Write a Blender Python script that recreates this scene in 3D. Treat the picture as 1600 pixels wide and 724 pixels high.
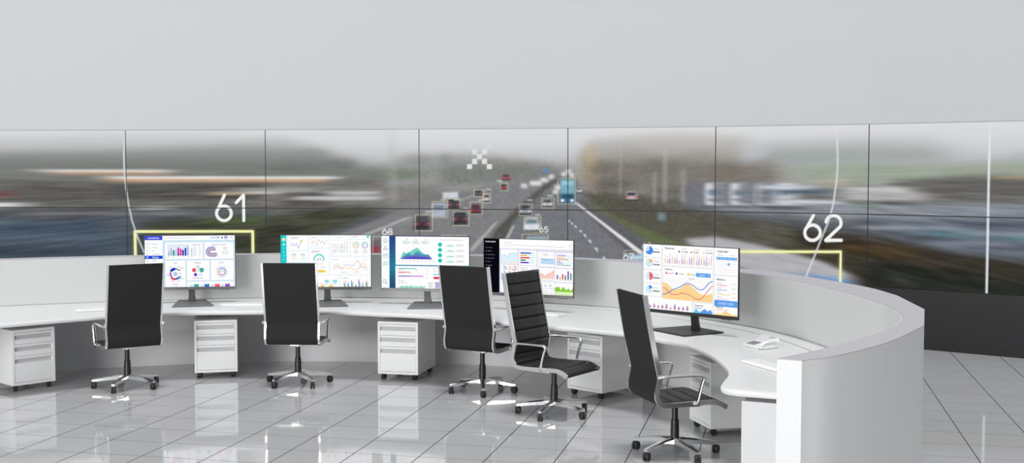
import bpy, bmesh, math, random
import numpy as np
from mathutils import Vector, Matrix

for o in list(bpy.data.objects): bpy.data.objects.remove(o)
SC = bpy.context.scene
COL = SC.collection
PI = math.pi
random.seed(4)

# ------------------------------------------------------------------ camera, world, lights, exposure
cam_d = bpy.data.cameras.new('camera'); cam = bpy.data.objects.new('camera', cam_d); COL.objects.link(cam)
cam.location = (0, 0, 2.25); cam.rotation_euler = (PI/2 - 0.05412, 0, 0)
cam_d.sensor_width = 36; cam_d.sensor_fit = 'HORIZONTAL'; cam_d.lens = 36*1859.8/1600
cam_d.clip_end = 200
SC.camera = cam

W = bpy.data.worlds.new('room_ambient'); SC.world = W; W.use_nodes = True
bg = W.node_tree.nodes['Background']; bg.inputs[0].default_value = (0.96, 0.98, 1, 1); bg.inputs[1].default_value = 0.44

def area(name, loc, target, size, power, size_y=None):
    d = bpy.data.lights.new(name, 'AREA'); d.energy = power; d.size = size
    if size_y: d.shape = 'RECTANGLE'; d.size_y = size_y
    o = bpy.data.objects.new(name, d); COL.objects.link(o); o.location = loc
    o.rotation_euler = (Vector(target)-Vector(loc)).to_track_quat('-Z', 'Y').to_euler()
    return o
sun_d = bpy.data.lights.new('ceiling_daylight', 'SUN'); sun_d.energy = 1.65; sun_d.angle = math.radians(14)
sun = bpy.data.objects.new('ceiling_daylight', sun_d); COL.objects.link(sun); sun.location = (0, 8, 9)
sun.rotation_euler = Vector((-0.05, 0.16, -1)).to_track_quat('-Z', 'Y').to_euler()
area('front_window_light', (-10.0, -5, 6.0), (-1.0, 12, 1.0), 8, 1050, 5)  # unseen fill added behind the camera for front faces, no real window
area('low_window_light', (-8.5, -5, 2.0), (-1.0, 12, 0.5), 8, 1050, 2.4)  # unseen low fill added to brighten under the desk, no real window

SC.view_settings.view_transform = 'Standard'; SC.view_settings.look = 'None'
SC.view_settings.exposure = 0; SC.view_settings.gamma = 1; SC.view_settings.use_curve_mapping = False

# ------------------------------------------------------------------ materials
def lin(c):
    c = np.asarray(c, float)/255.0
    return np.where(c <= 0.04045, c/12.92, ((c+0.055)/1.055)**2.4)
def mat(name, rgb, rough=0.5, metal=0.0, spec=0.5, coat=0.0):
    m = bpy.data.materials.new(name); m.use_nodes = True
    b = m.node_tree.nodes['Principled BSDF']
    b.inputs['Base Color'].default_value = (*lin(rgb), 1); b.inputs['Roughness'].default_value = rough
    b.inputs['Metallic'].default_value = metal; b.inputs['Specular IOR Level'].default_value = spec
    b.inputs['Coat Weight'].default_value = coat
    return m
def noise_bump(m, scale, strength, dist=0.002, amount=0.0):
    nt = m.node_tree; b = nt.nodes['Principled BSDF']
    tc = nt.nodes.new('ShaderNodeTexCoord'); n = nt.nodes.new('ShaderNodeTexNoise')
    n.inputs['Scale'].default_value = scale; n.inputs['Detail'].default_value = 4
    nt.links.new(tc.outputs['Object'], n.inputs['Vector'])
    bp = nt.nodes.new('ShaderNodeBump'); bp.inputs['Strength'].default_value = strength; bp.inputs['Distance'].default_value = dist
    nt.links.new(n.outputs['Fac'], bp.inputs['Height']); nt.links.new(bp.outputs['Normal'], b.inputs['Normal'])
    if amount:
        mx = nt.nodes.new('ShaderNodeMix'); mx.data_type = 'RGBA'; c = b.inputs['Base Color'].default_value[:]
        mx.inputs[6].default_value = [v*(1-amount) for v in c[:3]]+[1]; mx.inputs[7].default_value = [min(1, v*(1+amount)) for v in c[:3]]+[1]
        nt.links.new(n.outputs['Fac'], mx.inputs[0]); nt.links.new(mx.outputs[2], b.inputs['Base Color'])
    return m

M = {}
M['white'] = mat('white_laminate', (218, 218, 219), 0.45, spec=0.3)
M['white_desk'] = mat('white_desktop', (222, 222, 222), 0.35, spec=0.35)
M['cab'] = mat('white_lacquered_steel', (238, 238, 238), 0.4, spec=0.3)
M['recess'] = mat('grey_handle', (196, 196, 198), 0.4)
M['grey_panel'] = noise_bump(mat('grey_fabric_panel', (205, 207, 206), 0.9, spec=0.1), 300, 0.05)
M['cap'] = mat('grey_cap_laminate', (186, 185, 190), 0.6, spec=0.2)
M['plinth'] = mat('dark_grey_plinth', (62, 62, 63), 0.55, spec=0.3)
M['wall'] = noise_bump(mat('pale_grey_wall_paint', (219, 219, 220), 0.9, spec=0.1), 40, 0.03)
M['black_fabric'] = noise_bump(mat('black_mesh_fabric', (38, 38, 39), 0.75, spec=0.25), 420, 0.5, 0.002, 0.25)
M['black_leather'] = noise_bump(mat('black_leather', (36, 36, 37), 0.5, spec=0.4), 160, 0.35, 0.002, 0.15)
M['chrome'] = mat('chrome', (240, 240, 241), 0.15, 1.0)
M['black_plastic'] = mat('black_plastic', (30, 30, 31), 0.35)
M['black_wheel'] = mat('black_castor_plastic', (42, 42, 43), 0.5)
M['mon_black'] = mat('charcoal_monitor_plastic', (46, 46, 47), 0.45)
M['mon_grey'] = mat('grey_monitor_metal', (112, 112, 114), 0.4, 0.2)
M['bezel'] = mat('black_bezel', (26, 26, 28), 0.5)
M['key'] = mat('white_key_plastic', (240, 240, 240), 0.5)
M['phone'] = mat('white_phone_plastic', (236, 236, 236), 0.4)
M['slot'] = mat('dark_grey_keypad', (96, 96, 98), 0.5)
M['phone_screen'] = mat('pale_grey_phone_display', (205, 206, 208), 0.3)

def emit_mat():
    m = bpy.data.materials.new('lit_screen'); m.use_nodes = True; nt = m.node_tree
    nt.nodes.remove(nt.nodes['Principled BSDF'])
    e = nt.nodes.new('ShaderNodeEmission'); a = nt.nodes.new('ShaderNodeAttribute'); a.attribute_name = 'Col'
    nt.links.new(a.outputs['Color'], e.inputs['Color']); e.inputs['Strength'].default_value = 1.0
    nt.links.new(e.outputs[0], nt.nodes['Material Output'].inputs[0])
    try: m.cycles.emission_sampling = 'NONE'
    except Exception: pass
    return m
M['screen'] = emit_mat()

def floor_mat():
    m = mat('glossy_grey_floor_tiles', (193, 193, 194), 0.06, spec=0.5); nt = m.node_tree; b = nt.nodes['Principled BSDF']
    tc = nt.nodes.new('ShaderNodeTexCoord'); sp = nt.nodes.new('ShaderNodeSeparateXYZ'); nt.links.new(tc.outputs['Object'], sp.inputs[0])
    def mth(op, a, bb=None):
        n = nt.nodes.new('ShaderNodeMath'); n.operation = op
        for i, v in enumerate((a, bb)):
            if v is None: continue
            if isinstance(v, (int, float)): n.inputs[i].default_value = v
            else: nt.links.new(v, n.inputs[i])
        return n.outputs[0]
    def joint(sock, pitch, off, w):
        t = mth('ADD', mth('DIVIDE', mth('SUBTRACT', sock, off), pitch), 1000.5)
        d = mth('MULTIPLY', mth('ABSOLUTE', mth('SUBTRACT', mth('FRACT', t), 0.5)), pitch)
        return mth('LESS_THAN', d, w/2)
    ja = joint(sp.outputs[0], 0.5285, -4.8266, 0.0085); jb = joint(sp.outputs[1], 0.4533, 9.668, 0.006)
    j = mth('MAXIMUM', ja, jb)
    # each tile a shade of its own
    ia = mth('FLOOR', mth('DIVIDE', mth('SUBTRACT', sp.outputs[0], -4.8266), 0.5285)); ib = mth('FLOOR', mth('DIVIDE', mth('SUBTRACT', sp.outputs[1], 9.668), 0.4533))
    cv = nt.nodes.new('ShaderNodeCombineXYZ'); nt.links.new(ia, cv.inputs[0]); nt.links.new(ib, cv.inputs[1])
    wn = nt.nodes.new('ShaderNodeTexWhiteNoise'); wn.noise_dimensions = '2D'; nt.links.new(cv.outputs[0], wn.inputs['Vector'])
    v = mth('ADD', mth('MULTIPLY', wn.outputs['Value'], 0.03), 0.985)
    c = lin((193, 193, 194))
    hs = nt.nodes.new('ShaderNodeHueSaturation'); hs.inputs['Color'].default_value = (*c, 1); nt.links.new(v, hs.inputs['Value'])
    mx = nt.nodes.new('ShaderNodeMix'); mx.data_type = 'RGBA'; nt.links.new(j, mx.inputs[0])
    nt.links.new(hs.outputs[0], mx.inputs[6]); mx.inputs[7].default_value = (*lin((46, 46, 47)), 1)
    nt.links.new(mx.outputs[2], b.inputs['Base Color'])
    nt.links.new(mth('ADD', mth('MULTIPLY', j, 0.5), 0.05), b.inputs['Roughness'])
    return m
M['floor'] = floor_mat()

# ------------------------------------------------------------------ helpers
def link(name, me, m, parent=None, smooth=False):
    o = bpy.data.objects.new(name, me); COL.objects.link(o)
    if m is not None: me.materials.append(m)
    if parent is not None: o.parent = parent
    return o
def bmobj(name, bm, m, parent=None, smooth=False, angle=35):
    bmesh.ops.recalc_face_normals(bm, faces=bm.faces[:])
    if smooth:
        for f in bm.faces: f.smooth = True
        ca = math.radians(angle)
        for e in bm.edges:
            if len(e.link_faces) == 2: e.smooth = e.calc_face_angle(0) < ca
    me = bpy.data.meshes.new(name); bm.to_mesh(me); bm.free()
    return link(name, me, m, parent)
def tag(o, label, cat, group=None, kind=None):
    o['label'] = label; o['category'] = cat
    if group: o['group'] = group
    if kind: o['kind'] = kind
    return o
def thing(name, label, cat, loc=(0, 0, 0), yaw=0, group=None):
    o = bpy.data.objects.new(name, None); COL.objects.link(o); o.empty_display_size = 0.1
    o.location = loc; o.rotation_euler = (0, 0, yaw)
    return tag(o, label, cat, group)
def structure(o): o['kind'] = 'structure'; return o
def dup(root, loc, yaw, label):
    r = root.copy(); COL.objects.link(r); r.location = loc; r.rotation_euler = (0, 0, yaw); r['label'] = label
    for ch in list(root.children):
        c = ch.copy(); COL.objects.link(c); c.parent = r
        for g in list(ch.children):
            d = g.copy(); COL.objects.link(d); d.parent = c
    return r
def add_box(bm, c, s, bev=0.0, rot=None, seg=2):
    g = bmesh.ops.create_cube(bm, size=1.0); vs = g['verts']
    bmesh.ops.scale(bm, vec=s, verts=vs)
    if bev:
        es = list({e for v in vs for e in v.link_edges})
        r = bmesh.ops.bevel(bm, geom=es, offset=bev, segments=seg, profile=0.5, affect='EDGES'); vs = list({v for f in r['faces'] for v in f.verts} | {v for v in vs if v.is_valid})
    if rot is not None: bmesh.ops.rotate(bm, cent=(0, 0, 0), matrix=rot, verts=vs)
    bmesh.ops.translate(bm, vec=c, verts=vs)
    return vs
def add_lathe(bm, prof, n=24, mtx=None):
    rings = []
    for r, z in prof:
        rings.append([bm.verts.new((r*math.cos(2*PI*k/n), r*math.sin(2*PI*k/n), z)) for k in range(n)])
    for a, b in zip(rings, rings[1:]):
        for k in range(n): bm.faces.new((a[k], a[(k+1) % n], b[(k+1) % n], b[k]))
    bm.faces.new(rings[0][::-1]); bm.faces.new(rings[-1])
    if mtx is not None:
        for ring in rings:
            for v in ring: v.co = mtx @ v.co
def catmull(P, n=8):
    P = [Vector(p) for p in P]; Q = [P[0]*2-P[1]]+P+[P[-1]*2-P[-2]]; out = []
    for i in range(1, len(Q)-2):
        for k in range(n):
            t = k/n; a, b, c, d = Q[i-1], Q[i], Q[i+1], Q[i+2]
            out.append(0.5*((2*b)+(c-a)*t+(2*a-5*b+4*c-d)*t*t+(3*b-a-3*c+d)*t**3))
    out.append(P[-1].copy()); return out
def resample(P, n):
    P = [Vector(p) for p in P]; L = [0]
    for a, b in zip(P, P[1:]): L.append(L[-1]+(b-a).length)
    out = []; i = 0
    for k in range(n):
        s = L[-1]*k/(n-1)
        while i < len(P)-2 and L[i+1] < s: i += 1
        t = (s-L[i])/max(1e-9, L[i+1]-L[i]); out.append(P[i].lerp(P[i+1], min(1, max(0, t))))
    return out
def sweep(bm, path, section, up=None, closed_ends=True):
    # section: list of (a,b) in the (side, up) frame at each path point; section may be a function of k
    rings = []; n = len(path)
    for k in range(n):
        t = (path[min(k+1, n-1)]-path[max(k-1, 0)]).normalized()
        u = Vector(up) if up else Vector((0, 0, 1))
        s = t.cross(u)
        if s.length < 1e-4: s = t.cross(Vector((0, 1, 0)))
        s.normalize(); w = s.cross(t).normalized()
        sec = section(k/(n-1)) if callable(section) else section
        rings.append([bm.verts.new(path[k]+s*a+w*b) for a, b in sec])
    m = len(rings[0])
    for a, b in zip(rings, rings[1:]):
        for k in range(m): bm.faces.new((a[k], a[(k+1) % m], b[(k+1) % m], b[k]))
    if closed_ends: bm.faces.new(rings[0][::-1]); bm.faces.new(rings[-1])
def ellipse(a, b, n=12): return [(a*math.cos(2*PI*k/n), b*math.sin(2*PI*k/n)) for k in range(n)]
def offset2(P, d):
    out = []
    for k in range(len(P)):
        t = (P[min(k+1, len(P)-1)]-P[max(k-1, 0)]); nrm = Vector((t.y, -t.x)).normalized()
        out.append(P[k]+nrm*d)
    return out
def band(bm, A, B, z0, z1):
    # closed solid between two equally sampled plan paths
    n = len(A); r = []
    for k in range(n):
        r.append([bm.verts.new((A[k].x, A[k].y, z0)), bm.verts.new((A[k].x, A[k].y, z1)), bm.verts.new((B[k].x, B[k].y, z1)), bm.verts.new((B[k].x, B[k].y, z0))])
    for a, b in zip(r, r[1:]):
        for k in range(4): bm.faces.new((a[k], a[(k+1) % 4], b[(k+1) % 4], b[k]))
    bm.faces.new(r[0][::-1]); bm.faces.new(r[-1])

# ------------------------------------------------------------------ setting: floor, video wall's plinth and fascia
bm = bmesh.new()
for v in [(-24, -14), (24, -14), (24, 30), (-24, 30)]:
    c, s = math.cos(-0.2213), math.sin(-0.2213)   # tile grid turned 12.7 degrees
    bm.verts.new((v[0]*c+v[1]*s, -v[0]*s+v[1]*c, 0))
bm.verts.ensure_lookup_table(); bm.faces.new(bm.verts[:])
fl = structure(bmobj('floor', bm, M['floor']))
fl.rotation_euler = (0, 0, -0.2213)

SEAM = [Vector(p) for p in [(-7.73, 17.6), (-5.67, 17.5), (-3.59, 17.35), (-1.33, 17.05), (0.776, 16.6), (2.72, 15.95), (4.50, 15.05), (6.19, 13.8)]]
ZB, ZM, ZT = 0.736, 1.652, 2.79
ext = [Vector((-12.5, 17.6))]+SEAM+[Vector((7.6, 12.2)), Vector((8.6, 10.4))]
bm = bmesh.new(); band(bm, offset2(ext, -0.02), offset2(ext, -0.35), ZT, 5.4)
structure(bmobj('wall_back', bm, M['wall']))
bm = bmesh.new(); band(bm, offset2(ext, 0.03), offset2(ext, -0.30), 0.0, ZB-0.002)
structure(bmobj('trim_1', bm, M['plinth']))
for nm, seg in (('wall_left', ext[:2]), ('wall_right', ext[-3:])):      # plain wall carrying on past the screens
    bm = bmesh.new(); band(bm, offset2(seg, -0.02), offset2(seg, -0.35), ZB-0.002, ZT)
    structure(bmobj(nm, bm, M['wall']))

# ------------------------------------------------------------------ the picture the video wall shows (a motorway camera feed), painted once, shared out over the panels
XS = np.array([-17, 197, 415, 655, 887, 1117, 1356, 1634.0]); YS = np.array([p.y for p in SEAM])
PX0, PY0, PXS = -24, 196, 2
PW, PH = 1668*PXS, 236*PXS
def P(x, y):
    Y = np.interp(x, XS, YS); ys = 261.3+1859.8*0.598/Y
    return ((x-PX0)*PXS, (326+(y-ys)*106.3*Y/1859.8-PY0)*PXS)
yy, xx = np.mgrid[0:PH, 0:PW].astype(np.float32)
pic = np.zeros((PH, PW, 3), np.float32)
def blur(a, sx, sy):
    if sx <= 0 and sy <= 0: return a
    px, py = int(3*sx)+2, int(3*sy)+2
    p = np.pad(a, ((py, py), (px, px))+((0, 0),)*(a.ndim-2), mode='edge')
    for ax, s in ((0, sy), (1, sx)):
        if s <= 0: continue
        n0 = p.shape[ax]; n = 1 << (n0-1).bit_length(); fr = np.fft.rfftfreq(n); g = np.exp(-2*(np.pi*fr*s)**2)
        sh = [1]*p.ndim; sh[ax] = len(g)
        p = np.fft.irfft(np.fft.rfft(np.pad(p, [(0, n-n0) if q == ax else (0, 0) for q in range(p.ndim)], mode='edge'), axis=ax)*g.reshape(sh), n=n, axis=ax)
        p = np.take(p, range(n0), axis=ax)
    return p[py:py+a.shape[0], px:px+a.shape[1]].astype(np.float32)
def polymask(pts, X0, Y0, X1, Y1):
    q = [P(*p) for p in pts]; X, Y = xx[Y0:Y1, X0:X1]+0.5, yy[Y0:Y1, X0:X1]+0.5; s = np.zeros(X.shape, bool)
    for (x1, y1), (x2, y2) in zip(q, q[1:]+q[:1]):
        if y1 == y2: continue
        s ^= ((y1 > Y) != (y2 > Y)) & (X < (x2-x1)*(Y-y1)/(y2-y1)+x1)
    return s
def layer(shapes, sx, sy, target=None):
    global pic
    q = [P(*p) for _, pts, *_a in shapes for p in pts]; mx_, my_ = int(4*sx*PXS)+6, int(4*sy*PXS)+6
    xa, xb = int(max(0, min(p[0] for p in q)-mx_)), int(min(PW, max(p[0] for p in q)+mx_)); ya, yb = int(max(0, min(p[1] for p in q)-my_)), int(min(PH, max(p[1] for p in q)+my_))
    if xa >= xb or ya >= yb: return
    acc = np.zeros((yb-ya, xb-xa, 4), np.float32)
    for col, pts, *al in shapes:
        m = polymask(pts, xa, ya, xb, yb); a = al[0] if al else 1.0
        acc[m] = acc[m]*(1-a)+np.array([*col, 1.0], np.float32)*a
    acc = blur(acc, sx*PXS, sy*PXS); w = pic[ya:yb, xa:xb]
    w[:] = w*(1-acc[..., 3:])+acc[..., :3]
def arc(cx, cy, rx, ry, a0, a1, n=18): return [(cx+rx*math.cos(math.radians(a0+(a1-a0)*k/n)), cy+ry*math.sin(math.radians(a0+(a1-a0)*k/n))) for k in range(n+1)]
def R(x0, y0, x1, y1): return [(x0, y0), (x1, y0), (x1, y1), (x0, y1)]
def ramp(ys, cols):
    f = yy[:, 0]/PXS+PY0
    return np.stack([np.interp(f, ys, [c[i] for c in cols]) for i in range(3)], 1)[:, None, :]
pic[:] = ramp([196, 215, 240, 265, 300, 330, 430], [(216, 217, 219), (212, 213, 216), (196, 198, 201), (170, 172, 173), (120, 120, 120), (95, 98, 102), (75, 80, 88)])
layer([((168, 171, 171), [(-30, 216), (180, 211), (340, 210), (470, 215), (545, 240), (600, 256), (600, 300), (-30, 300)]),
       ((122, 124, 122), [(-30, 240), (200, 236), (415, 226), (505, 236), (570, 262), (660, 262), (660, 330), (-30, 330)]),
       ((150, 152, 150), [(600, 262), (640, 242), (740, 240), (830, 250), (900, 262), (890, 300), (600, 300)]),
       ((126, 128, 125), [(690, 262), (730, 255), (830, 258), (890, 268), (880, 285), (690, 290)])], 9, 5)
layer([((157, 152, 146), [(903, 262), (908, 235), (925, 218), (990, 210), (1060, 206), (1150, 214), (1220, 230), (1240, 300), (905, 300)]),
       ((176, 180, 182), [(1150, 222), (1300, 214), (1430, 214), (1475, 232), (1475, 256), (1150, 262)]),
       ((170, 175, 178), [(1520, 262), (1580, 238), (1660, 225), (1660, 262)])], 8, 5)
layer([((126, 122, 115), [(920, 252), (1000, 244), (1120, 250), (1200, 262), (1215, 305), (910, 300)]),
       ((166, 152, 124), [(906, 272), (908, 242), (920, 228), (934, 246), (936, 285), (912, 290)], 0.55),
       ((143, 150, 146), [(1190, 232), (1330, 226), (1430, 230), (1470, 250), (1190, 258)], 0.8)], 7, 6)
layer([((158, 167, 153), [(1215, 262), (1300, 256), (1480, 258), (1560, 252), (1660, 268), (1660, 290), (1240, 290)]),
       ((104, 103, 101), [(1370, 284), (1450, 278), (1520, 274), (1660, 282), (1660, 330), (1430, 322)]),
       ((112, 122, 104), [(600, 266), (660, 264), (660, 280), (585, 282)], 0.8)], 14, 3)
# ground on both sides
layer([((104, 103, 100), R(-40, 282, 600, 330)), ((128, 126, 124), R(430, 290, 690, 320)), ((86, 90, 97), [(-40, 328), (330, 326), (460, 330), (330, 402), (-40, 440)]),
       ((72, 84, 98), [(-40, 346), (200, 338), (240, 405), (-40, 430)]),
       ((138, 143, 152), [(1080, 314), (1660, 318), (1660, 348), (1480, 352), (1130, 330)]), ((106, 114, 126), [(1330, 340), (1660, 334), (1660, 430), (1480, 400), (1400, 368)])], 12, 4)
layer([((222, 218, 212), R(90, 266, 290, 270)), ((178, 146, 122), R(110, 270, 285, 274)), ((228, 228, 226), R(190, 276, 540, 280)), ((196, 158, 128), R(190, 280, 520, 285)),
       ((86, 84, 82), R(195, 287, 420, 310)), ((150, 148, 146), R(380, 293, 500, 300)), ((196, 194, 190), R(350, 299, 520, 303)), ((86, 82, 80), R(455, 300, 520, 322)),
       ((176, 150, 112), R(345, 300, 400, 305), 0.7), ((190, 190, 192), R(470, 306, 600, 312)), ((182, 182, 184), R(520, 298, 600, 304)), ((120, 70, 74), R(-40, 298, 40, 308)), ((216, 216, 220), R(-40, 316, 70, 323)), ((198, 200, 204), R(240, 322, 290, 326)), ((76, 74, 72), R(60, 292, 180, 312), 0.6),
       ((88, 118, 124), R(-40, 342, 60, 350), 0.6), ((140, 138, 136), R(60, 330, 330, 335), 0.6), ((96, 110, 124), R(-40, 366, 190, 372), 0.6), ((52, 60, 70), R(-40, 384, 180, 396), 0.6), ((62, 60, 62), R(120, 334, 180, 338), 0.6)], 9, 1.2)
layer([((62, 64, 54), [(250, 344), (430, 334), (420, 392), (330, 402), (240, 402)]), ((92, 116, 66), [(330, 342), (470, 335), (470, 344), (330, 347)]), ((70, 72, 60), [(400, 346), (500, 326), (570, 322), (600, 330), (470, 380), (400, 420), (380, 420)]),
       ((58, 58, 50), [(400, 362), (480, 350), (440, 404), (400, 410)]),
       ((58, 54, 46), [(1095, 350), (1220, 352), (1380, 372), (1480, 392), (1660, 412), (1660, 490), (1290, 470), (1100, 400)]), ((82, 66, 46), [(1290, 372), (1420, 385), (1420, 402), (1300, 392)], 0.8), ((42, 44, 40), [(1340, 400), (1480, 420), (1660, 440), (1660, 490), (1340, 480)])], 7, 4)
# roads
layer([((128, 128, 131), [(866, 272), (884, 272), (846, 300), (800, 350), (770, 420), (420, 430), (520, 372), (640, 322), (760, 292)]),
       ((88, 86, 82), [(884, 272), (868, 286), (828, 318), (800, 350), (775, 420), (748, 420), (775, 360), (812, 322), (852, 288)]),
       ((118, 119, 124), [(880, 276), (900, 280), (912, 300), (960, 340), (1050, 410), (1120, 440), (770, 440), (800, 350), (836, 318)]),
       ((96, 97, 104), [(900, 312), (935, 318), (1080, 420), (1010, 420), (940, 355)])], 2.5, 2)
layer([((100, 108, 78), [(912, 310), (945, 322), (1060, 372), (1100, 392), (1100, 430), (1060, 412), (985, 358), (930, 326)]),
       ((88, 86, 76), [(905, 300), (960, 306), (1040, 322), (1130, 336), (1230, 352), (1240, 382), (1120, 392), (1040, 370), (960, 336)]),
       ((96, 92, 82), [(930, 296), (1060, 312), (1070, 322), (950, 310)])], 4, 3)
layer([((226, 226, 228), [(897, 316), (901, 316), (1010, 396), (1004, 400)]), ((200, 200, 203), [(640, 338), (650, 338), (520, 392), (505, 392)], 0.6), ((170, 170, 172), [(706, 316), (760, 296), (762, 299), (600, 362)], 0.5),
       ((206, 206, 206), [(802, 352), (806, 352), (786, 396), (778, 396)], 0.6), ((196, 196, 198), [(776, 346), (780, 346), (742, 392), (732, 392)], 0.6)], 1.0, 0.8)
for a, b in ((345, 888), (349, 893), (354, 899), (361, 907), (368, 914), (377, 922), (389, 932), (404, 945)):
    s = (a-330)/30; layer([((232, 232, 234), [(b-1-s, a-1-s), (b+1, a-1-s), (b+1.5+s, a+1+s), (b-0.5+s, a+1+s)])], 0.8, 0.6)
for cx, cy, rx, ry, c, a in ((445, 226, 30, 9, (140, 142, 141), .5), (500, 240, 26, 8, (118, 120, 119), .6), (545, 256, 24, 8, (112, 114, 112), .6), (470, 262, 40, 10, (108, 110, 108), .5), (660, 250, 16, 7, (132, 134, 132), .6), (700, 248, 14, 7, (124, 126, 124), .6), (775, 254, 22, 6, (128, 126, 120), .6), (815, 258, 20, 5, (134, 132, 126), .6), (850, 262, 18, 4, (128, 128, 126), .6),
        (940, 262, 16, 12, (118, 112, 100), .6), (985, 240, 24, 14, (142, 138, 132), .6), (1030, 262, 26, 14, (116, 112, 106), .6), (1090, 246, 26, 14, (138, 134, 128), .5), (1130, 268, 26, 12, (120, 114, 104), .6), (1185, 262, 24, 14, (134, 130, 122), .5), (960, 288, 30, 9, (94, 92, 86), .6), (1050, 298, 34, 7, (92, 92, 86), .6), (925, 240, 9, 22, (178, 158, 120), .55)):
    layer([(c, arc(cx, cy, rx, ry, 0, 360, 14), a)], 5, 3)
# posts, lorries, buildings
layer([((168, 168, 168), R(969, 226, 972, 306), 0.5), ((166, 166, 164), R(1020, 268, 1026, 318), 0.5), ((174, 172, 170), R(1035, 232, 1042, 316), 0.5), ((160, 160, 158), R(1062, 264, 1070, 316), 0.55), ((170, 170, 172), R(612, 196, 626, 316), 0.35), ((160, 160, 162), R(438, 206, 444, 300), 0.2), ((116, 132, 142), R(1028, 332, 1040, 344))], 1.6, 2)
for x0 in (1098, 1136, 1176, 1206):
    layer([((116, 118, 128), R(x0-26, 286, x0+2, 318), 0.8), ((206, 208, 214), R(x0, 286, x0+30, 320)), ((112, 136, 148), R(x0+5, 296, x0+24, 305)), ((132, 132, 138), R(x0+4, 310, x0+26, 314)), ((84, 86, 94), R(x0-4, 320, x0+32, 324), 0.7)], 1.6, 1.2)
layer([((196, 196, 196), R(1305, 292, 1405, 300)), ((178, 176, 176), R(1300, 300, 1430, 312)), ((84, 84, 80), R(1310, 314, 1420, 318)), ((126, 150, 126), R(1324, 316, 1352, 322)), ((190, 168, 156), R(1278, 280, 1305, 292), 0.6), ((200, 204, 210), R(1205, 312, 1300, 318)), ((92, 106, 118), R(1210, 296, 1290, 302)), ((196, 206, 214), R(1180, 290, 1265, 295)), ((70, 76, 84), R(1190, 322, 1250, 326)),
       ((200, 208, 216), R(1330, 352, 1480, 355), 0.7), ((84, 88, 98), R(1325, 344, 1380, 350)), ((90, 124, 134), R(1430, 358, 1510, 368), 0.8), ((70, 72, 80), R(1390, 366, 1460, 376), 0.7), ((194, 200, 210), R(1480, 360, 1660, 364), 0.6), ((84, 128, 138), R(1540, 366, 1660, 374), 0.6), ((64, 70, 80), R(1500, 380, 1660, 388), 0.7), ((186, 192, 204), R(1440, 376, 1560, 379), 0.5), ((196, 160, 110), R(1530, 277, 1660, 280), 0.7), ((96, 96, 98), R(1480, 300, 1660, 304), 0.6), ((66, 70, 78), R(1500, 346, 1600, 352), 0.6)], 9, 1.3)
# nearest cars low in the picture
layer([((176, 176, 180), [(1068, 372), (1110, 368), (1170, 378), (1270, 402), (1320, 426), (1320, 440), (1180, 432), (1090, 396)]), ((96, 138, 198), [(1190, 424), (1260, 426), (1318, 432), (1318, 446), (1200, 440)]), ((50, 52, 58), [(1100, 400), (1180, 425), (1150, 432)])], 4, 2)
# traffic
def car(x, y, w, h, body, glass=(62, 66, 74), red=False):
    layer([((46, 46, 50), R(x-w*.5, y+h*.32, x+w*.5, y+h*.5)), (body, R(x-w*.46, y-h*.1, x+w*.46, y+h*.36)), (body, [(x-w*.34, y-h*.46), (x+w*.34, y-h*.46), (x+w*.46, y), (x-w*.46, y)]), (glass, [(x-w*.28, y-h*.38), (x+w*.28, y-h*.38), (x+w*.38, y-h*.06), (x-w*.38, y-h*.06)])]
          + ([((190, 84, 96), R(x-w*.44, y+h*.02, x-w*.2, y+h*.16)), ((190, 84, 96), R(x+w*.2, y+h*.02, x+w*.44, y+h*.16))] if red else [((246, 246, 240), R(x-w*.4, y+h*.06, x-w*.22, y+h*.2)), ((246, 246, 240), R(x+w*.22, y+h*.06, x+w*.4, y+h*.2))]), max(1.0, w*.065), max(0.8, h*.055))
car(662, 347, 25, 22, (64, 56, 62), (80, 80, 86), True); car(711, 318, 20, 16, (74, 70, 76), red=True); car(721, 340, 23, 20, (66, 56, 62), red=True); car(745, 326, 17, 15, (128, 58, 70), red=True)
layer([((176, 184, 196), R(677, 317, 699, 338)), ((120, 130, 142), R(680, 320, 696, 328)), ((206, 210, 216), R(694, 300, 718, 310))], 1, 1)
car(761, 309, 13, 12, (206, 208, 212), red=True); car(749, 301, 13, 9, (96, 88, 92), red=True); car(788, 292, 11, 9, (150, 80, 86), red=True); car(792, 277, 14, 9, (170, 96, 96), red=True)
car(822, 327, 20, 17, (150, 158, 166)); car(832, 351, 26, 24, (214, 220, 226), (110, 130, 140)); car(856, 317, 16, 13, (176, 178, 180)); car(905, 297, 10, 8, (200, 202, 206)); car(988, 306, 20, 15, (190, 180, 184), red=True)
for x, y, w in ((838, 286, 18), (851, 281, 12), (872, 292, 10), (820, 290, 10), (862, 276, 8), (888, 268, 8), (880, 272, 7), (893, 274, 6), (868, 299, 7)): layer([((220, 220, 220), R(x-w/2, y-3, x+w/2, y+4))], 2, 1.6)
layer([((118, 172, 190), R(875, 281, 897, 302)), ((152, 198, 210), R(877, 283, 896, 290)), ((78, 116, 138), R(874, 302, 898, 318)), ((46, 84, 104), R(877, 304, 895, 310)), ((240, 246, 248), R(876, 311, 881, 315)), ((240, 246, 248), R(891, 311, 896, 315)), ((92, 140, 196), R(850, 264, 858, 269))], 0.9, 0.8)
layer([((150, 62, 76), R(582, 384, 600, 400)), ((110, 100, 104), R(582, 372, 600, 384)), ((118, 156, 184), R(980, 396, 1010, 414)), ((198, 216, 226), R(984, 398, 1008, 404)), ((150, 170, 180), R(824, 369, 856, 376))], 1.5, 1.2)
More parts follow.
